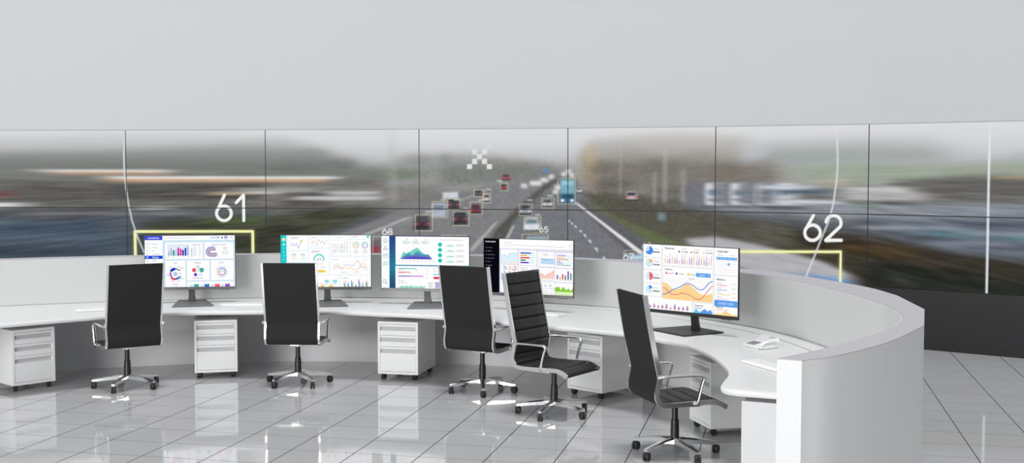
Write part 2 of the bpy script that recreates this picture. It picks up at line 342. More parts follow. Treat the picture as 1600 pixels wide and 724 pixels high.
# outward motion blur of the feed, strongest far from the vanishing point, plus streaky texture
vx, vy = P(868, 292); acc = np.zeros_like(pic); NS = 20
rg = np.random.default_rng(3)
fine = blur(rg.normal(0, 1, (PH, PW)).astype(np.float32), 3, 2); fine /= fine.std()
fine2 = blur(rg.normal(0, 1, (PH, PW)).astype(np.float32), 14, 1.6); fine2 /= fine2.std()
side = np.clip((np.abs(xx-vx)/PXS-160)/300, 0, 1)
low = np.clip((yy/PXS+PY0-250)/50, 0, 1)*np.clip((np.abs(xx-vx)/PXS-40)/120, 0, 1); up = np.clip((yy/PXS+PY0-225)/40, 0, 1)
pic += (fine*2.6*up+fine2*9*low*side)[..., None]
for k in range(NS):
    s = 1-0.075*k/NS*np.clip((np.hypot(xx-vx, (yy-vy)*1.6)/PXS-70)/380, 0.02, 1)
    X = np.clip(vx+(xx-vx)*s, 0, PW-1).astype(int); Y = np.clip(vy+(yy-vy)*s, 0, PH-1).astype(int); acc += pic[Y, X]
pic = acc/NS
# overlay lines of the traffic software: frames, numbers, sweep lines
def strokes(lines, w, col, alpha=1.0, glow=None):
    global pic
    d = np.full((PH, PW), 1e6, np.float32)
    for pts in lines:
        q = [P(*p) for p in pts]
        for (x1, y1), (x2, y2) in zip(q, q[1:]):
            L = (x2-x1)**2+(y2-y1)**2+1e-6; r = w*PXS+40
            ya, yb = max(0, int(min(y1, y2)-r)), min(PH, int(max(y1, y2)+r)); xa, xb = max(0, int(min(x1, x2)-r)), min(PW, int(max(x1, x2)+r))
            if ya >= yb or xa >= xb: continue
            X, Y = xx[ya:yb, xa:xb]+.5, yy[ya:yb, xa:xb]+.5
            t = np.clip(((X-x1)*(x2-x1)+(Y-y1)*(y2-y1))/L, 0, 1)
            d[ya:yb, xa:xb] = np.minimum(d[ya:yb, xa:xb], np.hypot(X-x1-t*(x2-x1), Y-y1-t*(y2-y1)))
    if glow:
        g = (np.exp(-(d/(glow*PXS))**2)*0.45)[..., None]; pic = pic*(1-g)+np.array((236, 236, 190), np.float32)*g*0.6+pic*g*0.4
    a = (np.clip(w*PXS/2+0.5-d, 0, 1)*alpha)[..., None]; pic = pic*(1-a)+np.array(col, np.float32)*a
def box(x0, y0, x1, y1): return [[(x0, y0), (x1, y0), (x1, y1), (x0, y1), (x0, y0)]]
YEL = (243, 244, 172)
strokes(box(209.5, 362, 394, 470), 4.2, YEL, 1, 4); strokes(box(1050, 394, 1316.5, 470), 3.6, YEL, 1, 4)
def digit(ch, x, y, w, h):
    if ch == '6': return [arc(x+w/2, y+h-w/2, w/2, w/2, 0, 360, 30), [(x+w*.55, y), (x+w*.08, y+h-w*.75)]]
    if ch == '1': return [[(x+w*.62, y), (x+w*.62, y+h)], [(x+w*.62, y), (x+w*.12, y+h*.3)]]
    if ch == '2': return [arc(x+w/2, y+w*.5, w*.48, w*.5, -170, 25, 16)+[(x+w*.02, y+h), (x+w, y+h)]]
    if ch == '8': return [arc(x+w/2, y+h*.27, w*.4, h*.27, 0, 360, 20), arc(x+w/2, y+h*.75, w*.5, h*.25, 0, 360, 20)]
    if ch == '5': return [[(x+w*.9, y), (x+w*.15, y), (x+w*.08, y+h*.5)]+arc(x+w*.45, y+h*.68, w*.5, h*.32, -120, 130, 14)]
    if ch == '7': return [[(x, y), (x+w, y), (x+w*.35, y+h)]]
    return [arc(x+w/2, y+h/2, w/2, h/2, 0, 360, 20)]
def number(s, x, y, w, h, gap, sw, al=1.0):
    L = []
    for k, ch in enumerate(s): L += digit(ch, x+k*(w+gap), y, w, h)
    strokes([[(a+sw*.25, b+sw*.25) for a, b in l] for l in L], sw*1.3, (70, 70, 66), 0.35*al); strokes(L, sw, (244, 244, 244), al)
number('61', 338, 305, 23, 40, 5, 4.7); number('62', 1261, 337, 24, 39, 8, 4.7)
number('68', 598, 358, 6.5, 9, 2, 1.9, .85); number('65', 844, 355, 5.5, 8, 2, 1.6, .8); number('67', 977, 397, 7, 10, 2, 2, .8); number('60', 1006, 380, 6, 9, 2, 1.6, .6)
for b in ((649, 336, 676, 361), (676, 315, 700, 340), (709, 331, 734, 353), (736, 316, 755, 335), (742, 297, 758, 308), (756, 303, 768, 317), (700, 311, 720, 328), (783, 286, 795, 298), (812, 319, 833, 337), (820, 340, 846, 363), (847, 310, 866, 325), (872, 279, 899, 319), (817, 366, 857, 392), (977, 392, 1022, 420), (583, 370, 603, 410), (690, 368, 730, 400)):
    strokes(box(*b), 1.1, (222, 220, 178), 0.6)
strokes([[(b-3, a), (b+3, a)] for b, a in ((669, 331), (694, 312), (714, 312), (729, 326), (753, 313), (765, 296), (829, 313), (841, 336), (860, 306), (782, 283))], 3, (225, 225, 222), 0.5)
SW = (214, 220, 224)
strokes([[(199, 190), (196, 210), (194, 240), (194, 265), (196.5, 295), (200, 320), (205, 345), (213, 370), (222, 392), (236, 420)]], 3, SW, .75)
strokes([[(1306, 190), (1308, 210), (1310, 250), (1309, 280), (1304, 320), (1298, 345), (1288, 370), (1275, 405), (1261, 440), (1250, 460)]], 3.2, SW, .75)
strokes([[(1549, 170), (1549, 300), (1549.5, 475)]], 3.6, (228, 234, 238), .9)
for cx, cy, a in ((735, 229, .25), (766, 229, .25), (743, 237.5, .7), (758.5, 237.5, .7), (750.5, 245, .8), (743, 252.5, .85), (758.5, 252.5, .85), (735, 260.5, .9), (766, 260.5, .9)):
    layer([((240, 240, 240), R(cx-4, cy-4, cx+4, cy+4), a)], 0.4, 0.4)
# pale haze painted into the picture colours, stronger towards the top edge
top_haze = np.clip(1-(yy/PXS+PY0-203)/60, 0, 1)**1.25*0.92
pic = pic*(1-top_haze[..., None])+np.array((219, 220, 222), np.float32)*top_haze[..., None]
pic = lin(np.clip(pic, 0, 255)).astype(np.float32)

def panel_screen(name, a, b, c0, c1, z0, z1, parent):
    # a, b: plan end points of this panel's screen; c0, c1: picture columns; built in the parent's frame (x along the panel, z up)
    wid = (b-a).length; nx = 2*int(abs(c1-c0)/2*0.9); ny = int((z1-z0)*106.3*0.95)
    u = np.linspace(0, 1, nx+1); v = np.linspace(0, 1, ny+1); U, V = np.meshgrid(u, v)
    co = np.stack([U*wid-wid/2, np.zeros_like(U), z0+(z1-z0)*V], -1).reshape(-1, 3)
    pxx = (c0+(c1-c0)*U-PX0)*PXS; pyy = (326-((z0+(z1-z0)*V)-ZM)*106.3-PY0)*PXS
    xi = np.clip(pxx-.5, 0, PW-1.01); yi = np.clip(pyy-.5, 0, PH-1.01); x0 = xi.astype(int); y0 = yi.astype(int); fx = (xi-x0)[..., None]; fy = (yi-y0)[..., None]
    c = (pic[y0, x0]*(1-fx)+pic[y0, x0+1]*fx)*(1-fy)+(pic[y0+1, x0]*(1-fx)+pic[y0+1, x0+1]*fx)*fy
    me = bpy.data.meshes.new(name); n = (nx+1)*(ny+1); nf = nx*ny
    i = np.arange(n).reshape(ny+1, nx+1); F = np.stack([i[:-1, :-1], i[:-1, 1:], i[1:, 1:], i[1:, :-1]], -1).reshape(-1)
    me.vertices.add(n); me.vertices.foreach_set('co', co.ravel().astype(np.float32)); me.loops.add(nf*4); me.loops.foreach_set('vertex_index', F.astype(np.int32))
    me.polygons.add(nf); me.polygons.foreach_set('loop_start', (np.arange(nf)*4).astype(np.int32)); me.update(calc_edges=True)
    at = me.color_attributes.new('Col', 'FLOAT_COLOR', 'POINT'); at.data.foreach_set('color', np.concatenate([c.reshape(-1, 3), np.ones((n, 1))], 1).ravel().astype(np.float32))
    return link(name, me, M['screen'], parent)
UPL = ['upper video wall panel at the far left, misty trees left of the curved line', 'upper video wall panel showing the top of number 61 and a long orange-white canopy streak', 'upper video wall panel left of the motorway, with the canopy end and pale mast', 'upper video wall panel showing the white pixel cross above the oncoming traffic queue', 'upper video wall panel with autumn trees and the blue lorry at its left edge', 'upper video wall panel showing the row of parked white lorries', 'upper video wall panel at the far right with the straight white vertical line']
LOL = ['lower video wall panel at the far left, dark blue-grey road behind the desk', 'lower video wall panel with the yellow frame under number 61', 'lower video wall panel showing a dark verge behind the second monitor from left', 'lower video wall panel showing boxed cars and red tail lights above the third monitor', 'lower video wall panel showing the motorway lane dashes right of centre', 'lower video wall panel with number 62 and its yellow frame', 'lower video wall panel at the far right showing dark hedge above the plinth']
for r, (z0, z1, LB) in enumerate(((ZM, ZT, UPL), (ZB, ZM, LOL))):
    for k in range(7):
        a, b = SEAM[k], SEAM[k+1]; mid = (a+b)/2; d = b-a; wid = d.length
        t = thing('display_panel', LB[k], 'display panel', (mid.x, mid.y, z0), math.atan2(d.y, d.x), 'video wall display panels')
        bm = bmesh.new(); add_box(bm, (0, 0.055, (z1-z0)/2), (wid-0.002, 0.09, z1-z0-0.002))
        bmobj('bezel', bm, M['bezel'], t)
        e = 0.0055; s = panel_screen('screen', a+d.normalized()*e, b-d.normalized()*e, XS[k]+e*111, XS[k+1]-e*111, z0+(0.006 if r == 0 else 0.004), z1-(0.003 if r == 0 else 0.007), t)
        s.location = (0, 0.0085, -z0)

# ------------------------------------------------------------------ curved partition and the worktop inside it
IN = catmull([(-8.1, 9.6), (-7.55, 11.0), (-6.65, 12.15), (-5.45, 12.87), (-4.1, 13.38), (-2.85, 13.66), (-1.6, 13.66), (-0.4, 13.45), (0.67, 12.97), (1.42, 12.42), (2.176, 11.32), (2.5, 10.56), (2.66, 9.77), (2.728, 8.842), (2.717, 8.445), (2.651, 8.04), (2.496, 7.643), (2.219, 7.184), (2.008, 6.898), (1.784, 6.618), (1.642, 6.463), (1.392, 6.209)], 8)
OUTR = catmull([(-8.32, 9.55), (-7.75, 11.1), (-6.8, 12.32), (-5.55, 13.08), (-4.16, 13.6), (-2.88, 13.88), (-1.55, 13.88), (-0.32, 13.66), (0.78, 13.17), (1.58, 12.6), (2.30, 11.72), (2.54, 11.36), (2.72, 10.876), (2.89, 10.305), (2.993, 9.822), (3.018, 9.283)], 8)
OUTR += [Vector((2.919, 8.38))]+catmull([(2.621, 7.525), (2.312, 7.021), (2.062, 6.67), (1.72, 6.294), (1.508, 6.147)], 6)
for L in (IN, OUTR):
    for i, p in enumerate(L): L[i] = Vector((p.x, p.y))
HC = 1.245
part = thing('curved_partition', 'white curved partition with grey cap wrapping around the outside of the control desk', 'partition', (-2.2, 13.77, 0))
part_inv = Matrix.Translation((2.2, -13.77, 0))
def loop_prism(bm, A, B, z0, z1):
    # prism whose plan is the strip between paths A and B (sampled differently)
    bot = [[bm.verts.new((p.x, p.y, z0)) for p in A], [bm.verts.new((p.x, p.y, z0)) for p in B]]
    top = [[bm.verts.new((p.x, p.y, z1)) for p in A], [bm.verts.new((p.x, p.y, z1)) for p in B]]
    for bt, tp in zip(bot, top):
        for k in range(len(bt)-1): bm.faces.new((bt[k], bt[k+1], tp[k+1], tp[k]))
    for e in (0, -1): bm.faces.new((bot[0][e], bot[1][e], top[1][e], top[0][e]))
    for a, b in (bot, top):
        i = j = 0
        while i < len(a)-1 or j < len(b)-1:
            if j == len(b)-1 or (i < len(a)-1 and (a[i+1].co-b[j].co).length <= (a[i].co-b[j+1].co).length): bm.faces.new((a[i], a[i+1], b[j])); i += 1
            else: bm.faces.new((a[i], b[j+1], b[j])); j += 1
bm = bmesh.new(); loop_prism(bm, IN, OUTR, 0.0, HC-0.005)
bm.transform(part_inv); bmobj('body', bm, M['white'], part, True, 20)
bm = bmesh.new(); loop_prism(bm, IN, OUTR, HC-0.005, HC)
bm.transform(part_inv); bmobj('top_cap', bm, M['cap'], part)
IN0 = IN[:-int(8*0.5)]
bm = bmesh.new(); band(bm, offset2(IN0, 0.002), offset2(IN0, 0.012), 0.752, HC-0.004)
bm.transform(part_inv); bmobj('inner_panel', bm, M['grey_panel'], part, True, 60)['label'] = 'flat grey lining panel'

# worktop
FRONT = catmull([(-7.05, 9.2), (-6.2, 10.25), (-5.55, 10.9), (-4.933, 11.4), (-4.139, 12.06), (-3.55, 12.36), (-2.69, 12.45), (-1.9, 12.43), (-1.39, 12.28), (-0.718, 12.02), (0.352, 11.27), (1.05, 10.78), (1.288, 10.439), (1.466, 10.105), (1.6, 9.561), (1.622, 9.015), (1.586, 8.657), (1.48, 8.31), (1.438, 8.14), (1.455, 8.045), (1.52, 7.99)], 8)
FRONT = [Vector((p.x, p.y)) for p in FRONT]
IN_D = [p for p in IN if p.y > 7.55 or p.x < 0]           # the wall along the desk only
LED0 = offset2(IN_D, 0.014); LED1 = offset2(IN_D, 0.20); BACK = offset2(IN_D, 0.216)
NN = 260
Fs = resample(FRONT, NN); Bs = resample(BACK, NN)
desk = thing('curved_desk', 'long white curved control-room worktop running along the inside of the partition', 'desk', (-2.2, 12.9, 0))
dinv = Matrix.Translation((2.2, -12.9, 0))
bm = bmesh.new(); rings = []
zt, zb, rr = 0.74, 0.695, 0.02
for k in range(NN):
    f, b = Fs[k], Bs[k]; t = (Fs[min(k+1, NN-1)]-Fs[max(k-1, 0)]); n = Vector((t.y, -t.x)).normalized()
    prof = []
    for q in range(5):
        a = PI/2*q/4; prof.append((f-n*rr+n*rr*math.sin(a), zt-rr+rr*math.cos(a)))
    for q in range(5):
        a = PI/2*q/4; prof.append((f-n*rr+n*rr*math.cos(a), zb+rr-rr*math.sin(a)))
    r = [bm.verts.new((b.x, b.y, zt))]+[bm.verts.new((p.x, p.y, z)) for p, z in prof]+[bm.verts.new((b.x, b.y, zb))]
    rings.append(r)
for a, b in zip(rings, rings[1:]):
    for q in range(len(a)): bm.faces.new((a[q], a[(q+1) % len(a)], b[(q+1) % len(a)], b[q]))
bm.faces.new(rings[0][::-1]); bm.faces.new(rings[-1])
bm.transform(dinv); bmobj('worktop', bm, M['white_desk'], desk, True, 50)
bm = bmesh.new(); band(bm, LED0, LED1, 0.70, 0.7405); bm.transform(dinv); bmobj('rear_ledge', bm, M['white_desk'], desk, True, 40)
# end panel carrying the near end of the worktop
bm = bmesh.new(); a, b = Vector((1.585, 8.14)), Vector((2.46, 7.74)); d = (b-a).normalized(); n = Vector((-d.y, d.x))
band(bm, [a, b], [a+n*0.05, b+n*0.05], 0.0, 0.638); bm.transform(dinv); bmobj('end_panel', bm, M['white'], desk)
bm = bmesh.new(); a2, b2 = a+n*0.03+d*0.02, b+n*0.03; band(bm, [a2, b2], [a2+n*0.03, b2+n*0.03], 0.638, 0.694); bm.transform(dinv); bmobj('spacer_rail', bm, M['slot'], desk)

# ------------------------------------------------------------------ drawer pedestals
def caster_pair(bm, r, w):
    for s in (-1, 1):
        add_lathe(bm, [(r*.55, -w/2), (r*.9, -w/2), (r, -w*.3), (r, w*.3), (r*.9, w/2), (r*.55, w/2)], 18, Matrix.Translation((0, s*w*.72, r)) @ Matrix.Rotation(PI/2, 4, 'X'))
    add_lathe(bm, [(r*.2, -w*.8), (r*.2, w*.8)], 10, Matrix.Translation((0, 0, r)) @ Matrix.Rotation(PI/2, 4, 'X'))
    # hood over the wheels and stem
    add_box(bm, (0, 0, r*1.35), (r*1.3, w*.5, r*1.25), r*.2)
def pedestal_proto():
    t = thing('drawer_pedestal', '', 'drawer unit', group='white drawer pedestals under the desk')
    w, d, z0, z1, fr = 0.445, 0.64, 0.062, 0.62, 0.026
    bm = bmesh.new()      # origin: floor point below the middle of the front; front faces -y
    add_box(bm, (-w/2+fr/2, d/2, (z0+z1)/2), (fr, d, z1-z0), 0.002); add_box(bm, (w/2-fr/2, d/2, (z0+z1)/2), (fr, d, z1-z0), 0.002)
    add_box(bm, (0, d/2+.001, z1-fr/2-.0002), (w-2*fr, d-.002, fr)); add_box(bm, (0, d/2+.001, z0+fr/2), (w-2*fr, d-.002, fr)); add_box(bm, (0, d-.01, (z0+z1)/2), (w-2*fr, .02, z1-z0-2*fr))
    bmobj('carcass', bm, M['cab'], t)
    zs = [z1-fr-.002, z1-fr-.121, z1-fr-.241, z0+fr+.002]
    for k in range(3):
        top, bot = zs[k]-.0015, zs[k+1]+.0015
        prof = [(0.003, bot), (0.003, top-.066), (0.0, top-.066), (0.030, top-.060), (0.022, top-.026), (0.0, top-.022), (0.0, top), (0.05, top), (0.05, bot)]
        bm = bmesh.new(); hw = w/2-fr-.0015; L = [bm.verts.new((-hw, y, z)) for y, z in prof]; Rr = [bm.verts.new((hw, y, z)) for y, z in prof]
        for q in range(len(prof)): bm.faces.new((L[q], L[(q+1) % len(prof)], Rr[(q+1) % len(prof)], Rr[q]))
        bm.faces.new(L[::-1]); bm.faces.new(Rr)
        dr = bmobj('drawer', bm, M['cab'], t)
        bm = bmesh.new(); v = [bm.verts.new(c) for c in ((-hw+.003, .0285, top-.0605), (hw-.003, .0285, top-.0605), (hw-.003, .0205, top-.0255), (-hw+.003, .0205, top-.0255), (-hw+.003, .031, top-.0605), (hw-.003, .031, top-.0605), (hw-.003, .023, top-.0255), (-hw+.003, .023, top-.0255))]
        for f in ((0, 1, 2, 3), (7, 6, 5, 4), (0, 4, 5, 1), (1, 5, 6, 2), (2, 6, 7, 3), (3, 7, 4, 0)): bm.faces.new([v[i] for i in f])
        bmobj('handle', bm, M['recess'], dr)['label'] = 'grey recessed finger pull'
    for x in (-w/2+.05, w/2-.05):
        for y in (.05, d-.06):
            bm = bmesh.new(); caster_pair(bm, .029, .017); o = bmobj('caster', bm, M['black_wheel'], t, True); o.location = (x, y, .0005); o.rotation_euler = (0, 0, 1.3)
    return t
ped = pedestal_proto()
PEDS = [((-4.83, 11.94), 47, 'white drawer pedestal at the far left under the desk, its front turned to the right'),
        ((-3.155, 12.60), 13, 'white drawer pedestal facing straight out between the two left chairs'),
        ((-1.205, 12.47), -13, 'bright white drawer pedestal under the desk below the third monitor, its grey right side showing'),
        ((0.709, 11.55), -44, 'white drawer pedestal partly hidden behind the ribbed-back chair that faces right'),
        ((1.60, 10.04), -75.7, 'white drawer pedestal behind the nearest chair, seen past its armrest near the desk end')]
for k, ((x, y), a, lb) in enumerate(PEDS):
    if k == 0: ped.location = (x, y, 0); ped.rotation_euler = (0, 0, math.radians(a)); ped['label'] = lb
    else: dup(ped, (x, y, 0), math.radians(a), lb)

# ------------------------------------------------------------------ office chairs
PROF = catmull([(-.371, 1.288), (-.343, 1.13), (-.316, .99), (-.288, .85), (-.262, .735), (-.247, .665), (-.256, .60), (-.268, .54), (-.262, .487), (-.228, .455), (-.16, .446), (-.05, .447), (.06, .451), (.16, .455), (.215, .450), (.265, .432), (.31, .408)], 8)
PROF = [Vector((p.x, 0, p.y)) for p in PROF]
def pad(bm, path, hw, nch, tb=0.012, tf=0.02, dip=0.017, ax=(0, 1, 0)):
    # quilted upholstery: flat rear, front swelling between the seams
    n = len(path); rows = []
    for k in range(n):
        t = (path[min(k+1, n-1)]-path[max(k-1, 0)]).normalized(); nv = Vector((-t.z, 0, t.x)); nv = -nv if nv.x < -abs(nv.z) else nv
        if nv.dot(Vector((.6, 0, .8))) < 0: nv = -nv
        s = k/(n-1)*nch; ph = s-math.floor(s); sw = tf-dip*(1-min(1, (math.sin(PI*ph))*2.2))
        if k in (0, n-1): sw = 0.004
        row = []
        for y in (-hw, -hw+.012, -hw*.4, 0, hw*.4, hw-.012, hw):
            e = 0.35 if abs(abs(y)-hw) < 1e-6 else 1.0
            row.append(bm.verts.new(path[k]+nv*sw*e+Vector((0, y, 0))))
        for y in (hw, -hw): row.append(bm.verts.new(path[k]-nv*tb+Vector((0, y, 0))))
        rows.append(row)
    m = len(rows[0])
    for a, b in zip(rows, rows[1:]):
        for q in range(m): bm.faces.new((a[q], a[(q+1) % m], b[(q+1) % m], b[q]))
    bm.faces.new(rows[0][::-1]); bm.faces.new(rows[-1])
def chair_proto():
    t = thing('office_chair', '', 'chair', group='black high-back office chairs')
    iB = min(range(len(PROF)), key=lambda i: abs(PROF[i].z-.462)+(PROF[i].x > -.2)*9)
    back = resample(PROF[:iB+1], 8*12+1); seat = resample(PROF[iB:], 5*10+1)
    bm = bmesh.new(); pad(bm, back, .262, 8); bmobj('backrest', bm, M['black_leather'], t, True, 50)
    bm = bmesh.new(); pad(bm, seat, .262, 5); bmobj('seat', bm, M['black_leather'], t, True, 50)
    # woven rear cover of the backrest
    bm = bmesh.new(); off = []
    for k, p in enumerate(back):
        d = (back[min(k+1, len(back)-1)]-back[max(k-1, 0)]).normalized(); nv = Vector((-d.z, 0, d.x)); nv = nv if nv.x > 0 or abs(nv.x) < .3 and nv.z > 0 else -nv
        off.append(p-nv*.0155)
    sweep(bm, off[1:], [(-.258, -.003), (.258, -.003), (.258, .003), (-.258, .003)], up=(1, 0, .25)); bmobj('back_cover', bm, M['black_fabric'], t, True, 50)
    for s in (-1, 1):
        bm = bmesh.new(); path = [p+Vector((0, s*.273, 0)) for p in resample(PROF, 90)]
        sweep(bm, path, [(-.009, -.018), (.009, -.018), (.009, .018), (-.009, .018)], up=(1, 0, .25)); bmobj('side_frame', bm, M['chrome'], t, True, 40)
        bm = bmesh.new(); y0, y1 = s*.284, s*.302
        path = catmull([(-.262, y0, .664), (-.22, y1, .669), (-.1, y1, .671), (.03, y1, .671), (.085, y1, .666), (.103, y1, .645), (.088, y1, .60), (.066, y1, .52), (.05, y1, .462), (.046, y0, .447)], 6)
        sweep(bm, path, ellipse(.019, .011, 12), up=(0.2, 0, 1) if False else None); bmobj('armrest', bm, M['chrome'], t, True, 60)
    bm = bmesh.new(); add_box(bm, (.0, 0, .425), (.2, .50, .012), .003); add_box(bm, (.0, 0, .413), (.16, .14, .022), .006); add_lathe(bm, [(.022, .375), (.022, .41)], 16); bmobj('seat_bracket', bm, M['chrome'], t, True)
    bm = bmesh.new(); add_lathe(bm, [(.034, .115), (.034, .20), (.031, .275), (.025, .278), (.024, .39)], 24); bmobj('gas_column', bm, M['black_plastic'], t, True)
    bm = bmesh.new(); add_lathe(bm, [(.030, .082), (.048, .09), (.048, .125), (.040, .134)], 24); bmobj('base_hub', bm, M['chrome'], t, True)
    for k in range(5):
        bm = bmesh.new(); path = [Vector((x, 0, z)) for x, z in ((.035, .112), (.12, .108), (.22, .098), (.30, .088), (.345, .083))]
        def sec(u):
            a = .027-.011*u; b = .025-.013*u
            return [(-a, -b), (a, -b), (a, b*.5), (a*.55, b), (-a*.55, b), (-a, b*.5)]
        sweep(bm, path, sec); g = bmobj('base_leg', bm, M['chrome'], t, True, 40); g.rotation_euler = (0, 0, 2*PI*k/5)
        bm = bmesh.new(); caster_pair(bm, .033, .019); add_lathe(bm, [(.010, .05), (.010, .08)], 12); c = bmobj('caster', bm, M['black_wheel'], g, True); c.location = (.33, 0, .0005); c.rotation_euler = (0, 0, (0.9, 2.2, 1.4, .3, 2.7)[k])
    return t
def place_base(root, star):
    # turn the five-legged base about the column
    k = 0
    for ch in root.children:
        if ch.name.startswith('base_leg'): ch.rotation_euler = (0, 0, star+2*PI*k/5); k += 1
CH = [((-3.93, 12.07), 123, 48, 'black high-back office chair at the far left, seen from behind, turned slightly left'),
      ((-2.222, 12.27), 88, 18, 'black high-back office chair second from left, seen squarely from behind before the calendar dashboard'),
      ((-0.296, 11.843), 62, 57, 'black high-back office chair in the middle, seen from behind, turned towards the right'),
      ((0.384, 10.74), -35, 30, 'black office chair showing its ribbed backrest front and seat, facing right towards the camera'),
      ((1.276, 9.23), 16, 6, 'nearest black office chair, seen from its side facing right, before the rightmost monitor')]
chair = chair_proto()
for k, ((x, y), a, st, lb) in enumerate(CH):
    if k == 0: c = chair; c.location = (x, y, 0); c.rotation_euler = (0, 0, math.radians(a)); c['label'] = lb
    else: c = dup(chair, (x, y, 0), math.radians(a), lb)
    place_base(c, math.radians(st-a))

# ------------------------------------------------------------------ dashboards the monitors show (flat coloured shapes on the lit panel)
class UI:
    def __init__(s, x0, y0, x1, y1, W, H):
        s.b = (x0, y0, x1, y1); s.W, s.H = W, H; s.v = []; s.f = []; s.c = []; s.z = 0
        s.poly([(x0, y0), (x1, y0), (x1, y1), (x0, y1)], (255, 255, 255))
    def T(s, p):
        x0, y0, x1, y1 = s.b; x = min(max(p[0], x0), x1); y = min(max(p[1], y0), y1)
        return ((x-x0)/(x1-x0)*s.W-s.W/2, (y1-y)/(y1-y0)*s.H)
    def poly(s, pts, col, step=True):
        if step: s.z += 1
        i = len(s.v)
        for p in pts: x, z = s.T(p); s.v.append((x, -s.z*1.0e-5, z))
        s.f.append(list(range(i, i+len(pts)))); s.c.append(col)
    def rect(s, x0, y0, x1, y1, col): s.poly([(x0, y0), (x1, y0), (x1, y1), (x0, y1)], col)
    def rr(s, x0, y0, x1, y1, col, r=6):
        pts = []
        for cx, cy, a in ((x1-r, y0+r, -90), (x1-r, y1-r, 0), (x0+r, y1-r, 90), (x0+r, y0+r, 180)):
            for k in range(4): t = math.radians(a+30*k); pts.append((cx+r*math.cos(t), cy+r*math.sin(t)))
        s.poly(pts, col)
    def disc(s, cx, cy, r, col, n=20): s.poly([(cx+r*math.cos(2*PI*k/n), cy+r*math.sin(2*PI*k/n)) for k in range(n)], col)
    def pie(s, cx, cy, r, a0, a1, col): s.poly([(cx, cy)]+arc(cx, cy, r, r, a0, a1, 14), col)
    def ring(s, cx, cy, r0, r1, a0, a1, col, n=24):
        s.z += 1; A = arc(cx, cy, r0, r0, a0, a1, n); B = arc(cx, cy, r1, r1, a0, a1, n)
        for k in range(n): s.poly([A[k], A[k+1], B[k+1], B[k]], col, False)
    def line(s, pts, w, col):
        s.z += 1
        for (x1, y1), (x2, y2) in zip(pts, pts[1:]):
            L = math.hypot(x2-x1, y2-y1) or 1; nx, ny = -(y2-y1)/L*w/2, (x2-x1)/L*w/2
            ex, ey = (x2-x1)/L*w*.2, (y2-y1)/L*w*.2
            s.poly([(x1+nx-ex, y1+ny-ey), (x2+nx+ex, y2+ny+ey), (x2-nx+ex, y2-ny+ey), (x1-nx-ex, y1-ny-ey)], col, False)
    def curve(s, pts, w, col): s.line([(p.x, p.y) for p in catmull(pts, 6)], w, col)
    def area(s, pts, y0, col):
        s.z += 1; q = [(p.x, p.y) for p in catmull(pts, 6)]
        for a, b in zip(q, q[1:]): s.poly([a, b, (b[0], y0), (a[0], y0)], col, False)
    def dash(s, x, y, w, h, col, n=1, gap=0):      # unreadable small print
        s.z += 1
        for k in range(n):
            xx0 = x; r = random.Random(int(x*7+y*13+k))
            while xx0 < x+w:
                l = r.uniform(3, 8); yk = y+k*gap; s.poly([(xx0, yk), (min(xx0+l, x+w), yk), (min(xx0+l, x+w), yk+h), (xx0, yk+h)], col, False); xx0 += l+1.6
    def text(s, txt, x, y, h, col, align='LEFT', squeeze=1.0, bold=0.0):
        cu = bpy.data.curves.new('t', 'FONT'); cu.body = txt; cu.size = 1.0; cu.align_x = align; cu.resolution_u = 2; cu.offset = bold
        o = bpy.data.objects.new('t', cu); me = bpy.data.meshes.new_from_object(o)
        s.z += 1; k = h/0.70
        for p in me.polygons: s.poly([(x+me.vertices[i].co.x*k*squeeze, y-me.vertices[i].co.y*k) for i in p.vertices], col, False)
        bpy.data.objects.remove(o); bpy.data.curves.remove(cu); bpy.data.meshes.remove(me)
    def mesh(s, name, parent):
        me = bpy.data.meshes.new(name); me.from_pydata(s.v, [], s.f)
        at = me.color_attributes.new('Col', 'FLOAT_COLOR', 'CORNER'); buf = []
        for p, c in zip(s.f, s.c): buf += [*lin(c), 1.0]*len(p)
        at.data.foreach_set('color', np.array(buf, np.float32))
        # every face looks forward (-y)
        bm = bmesh.new(); bm.from_mesh(me); bm.normal_update()
        bmesh.ops.reverse_faces(bm, faces=[f for f in bm.faces if f.normal.y > 0]); bm.to_mesh(me); bm.free()
        return link(name, me, M['screen'], parent)

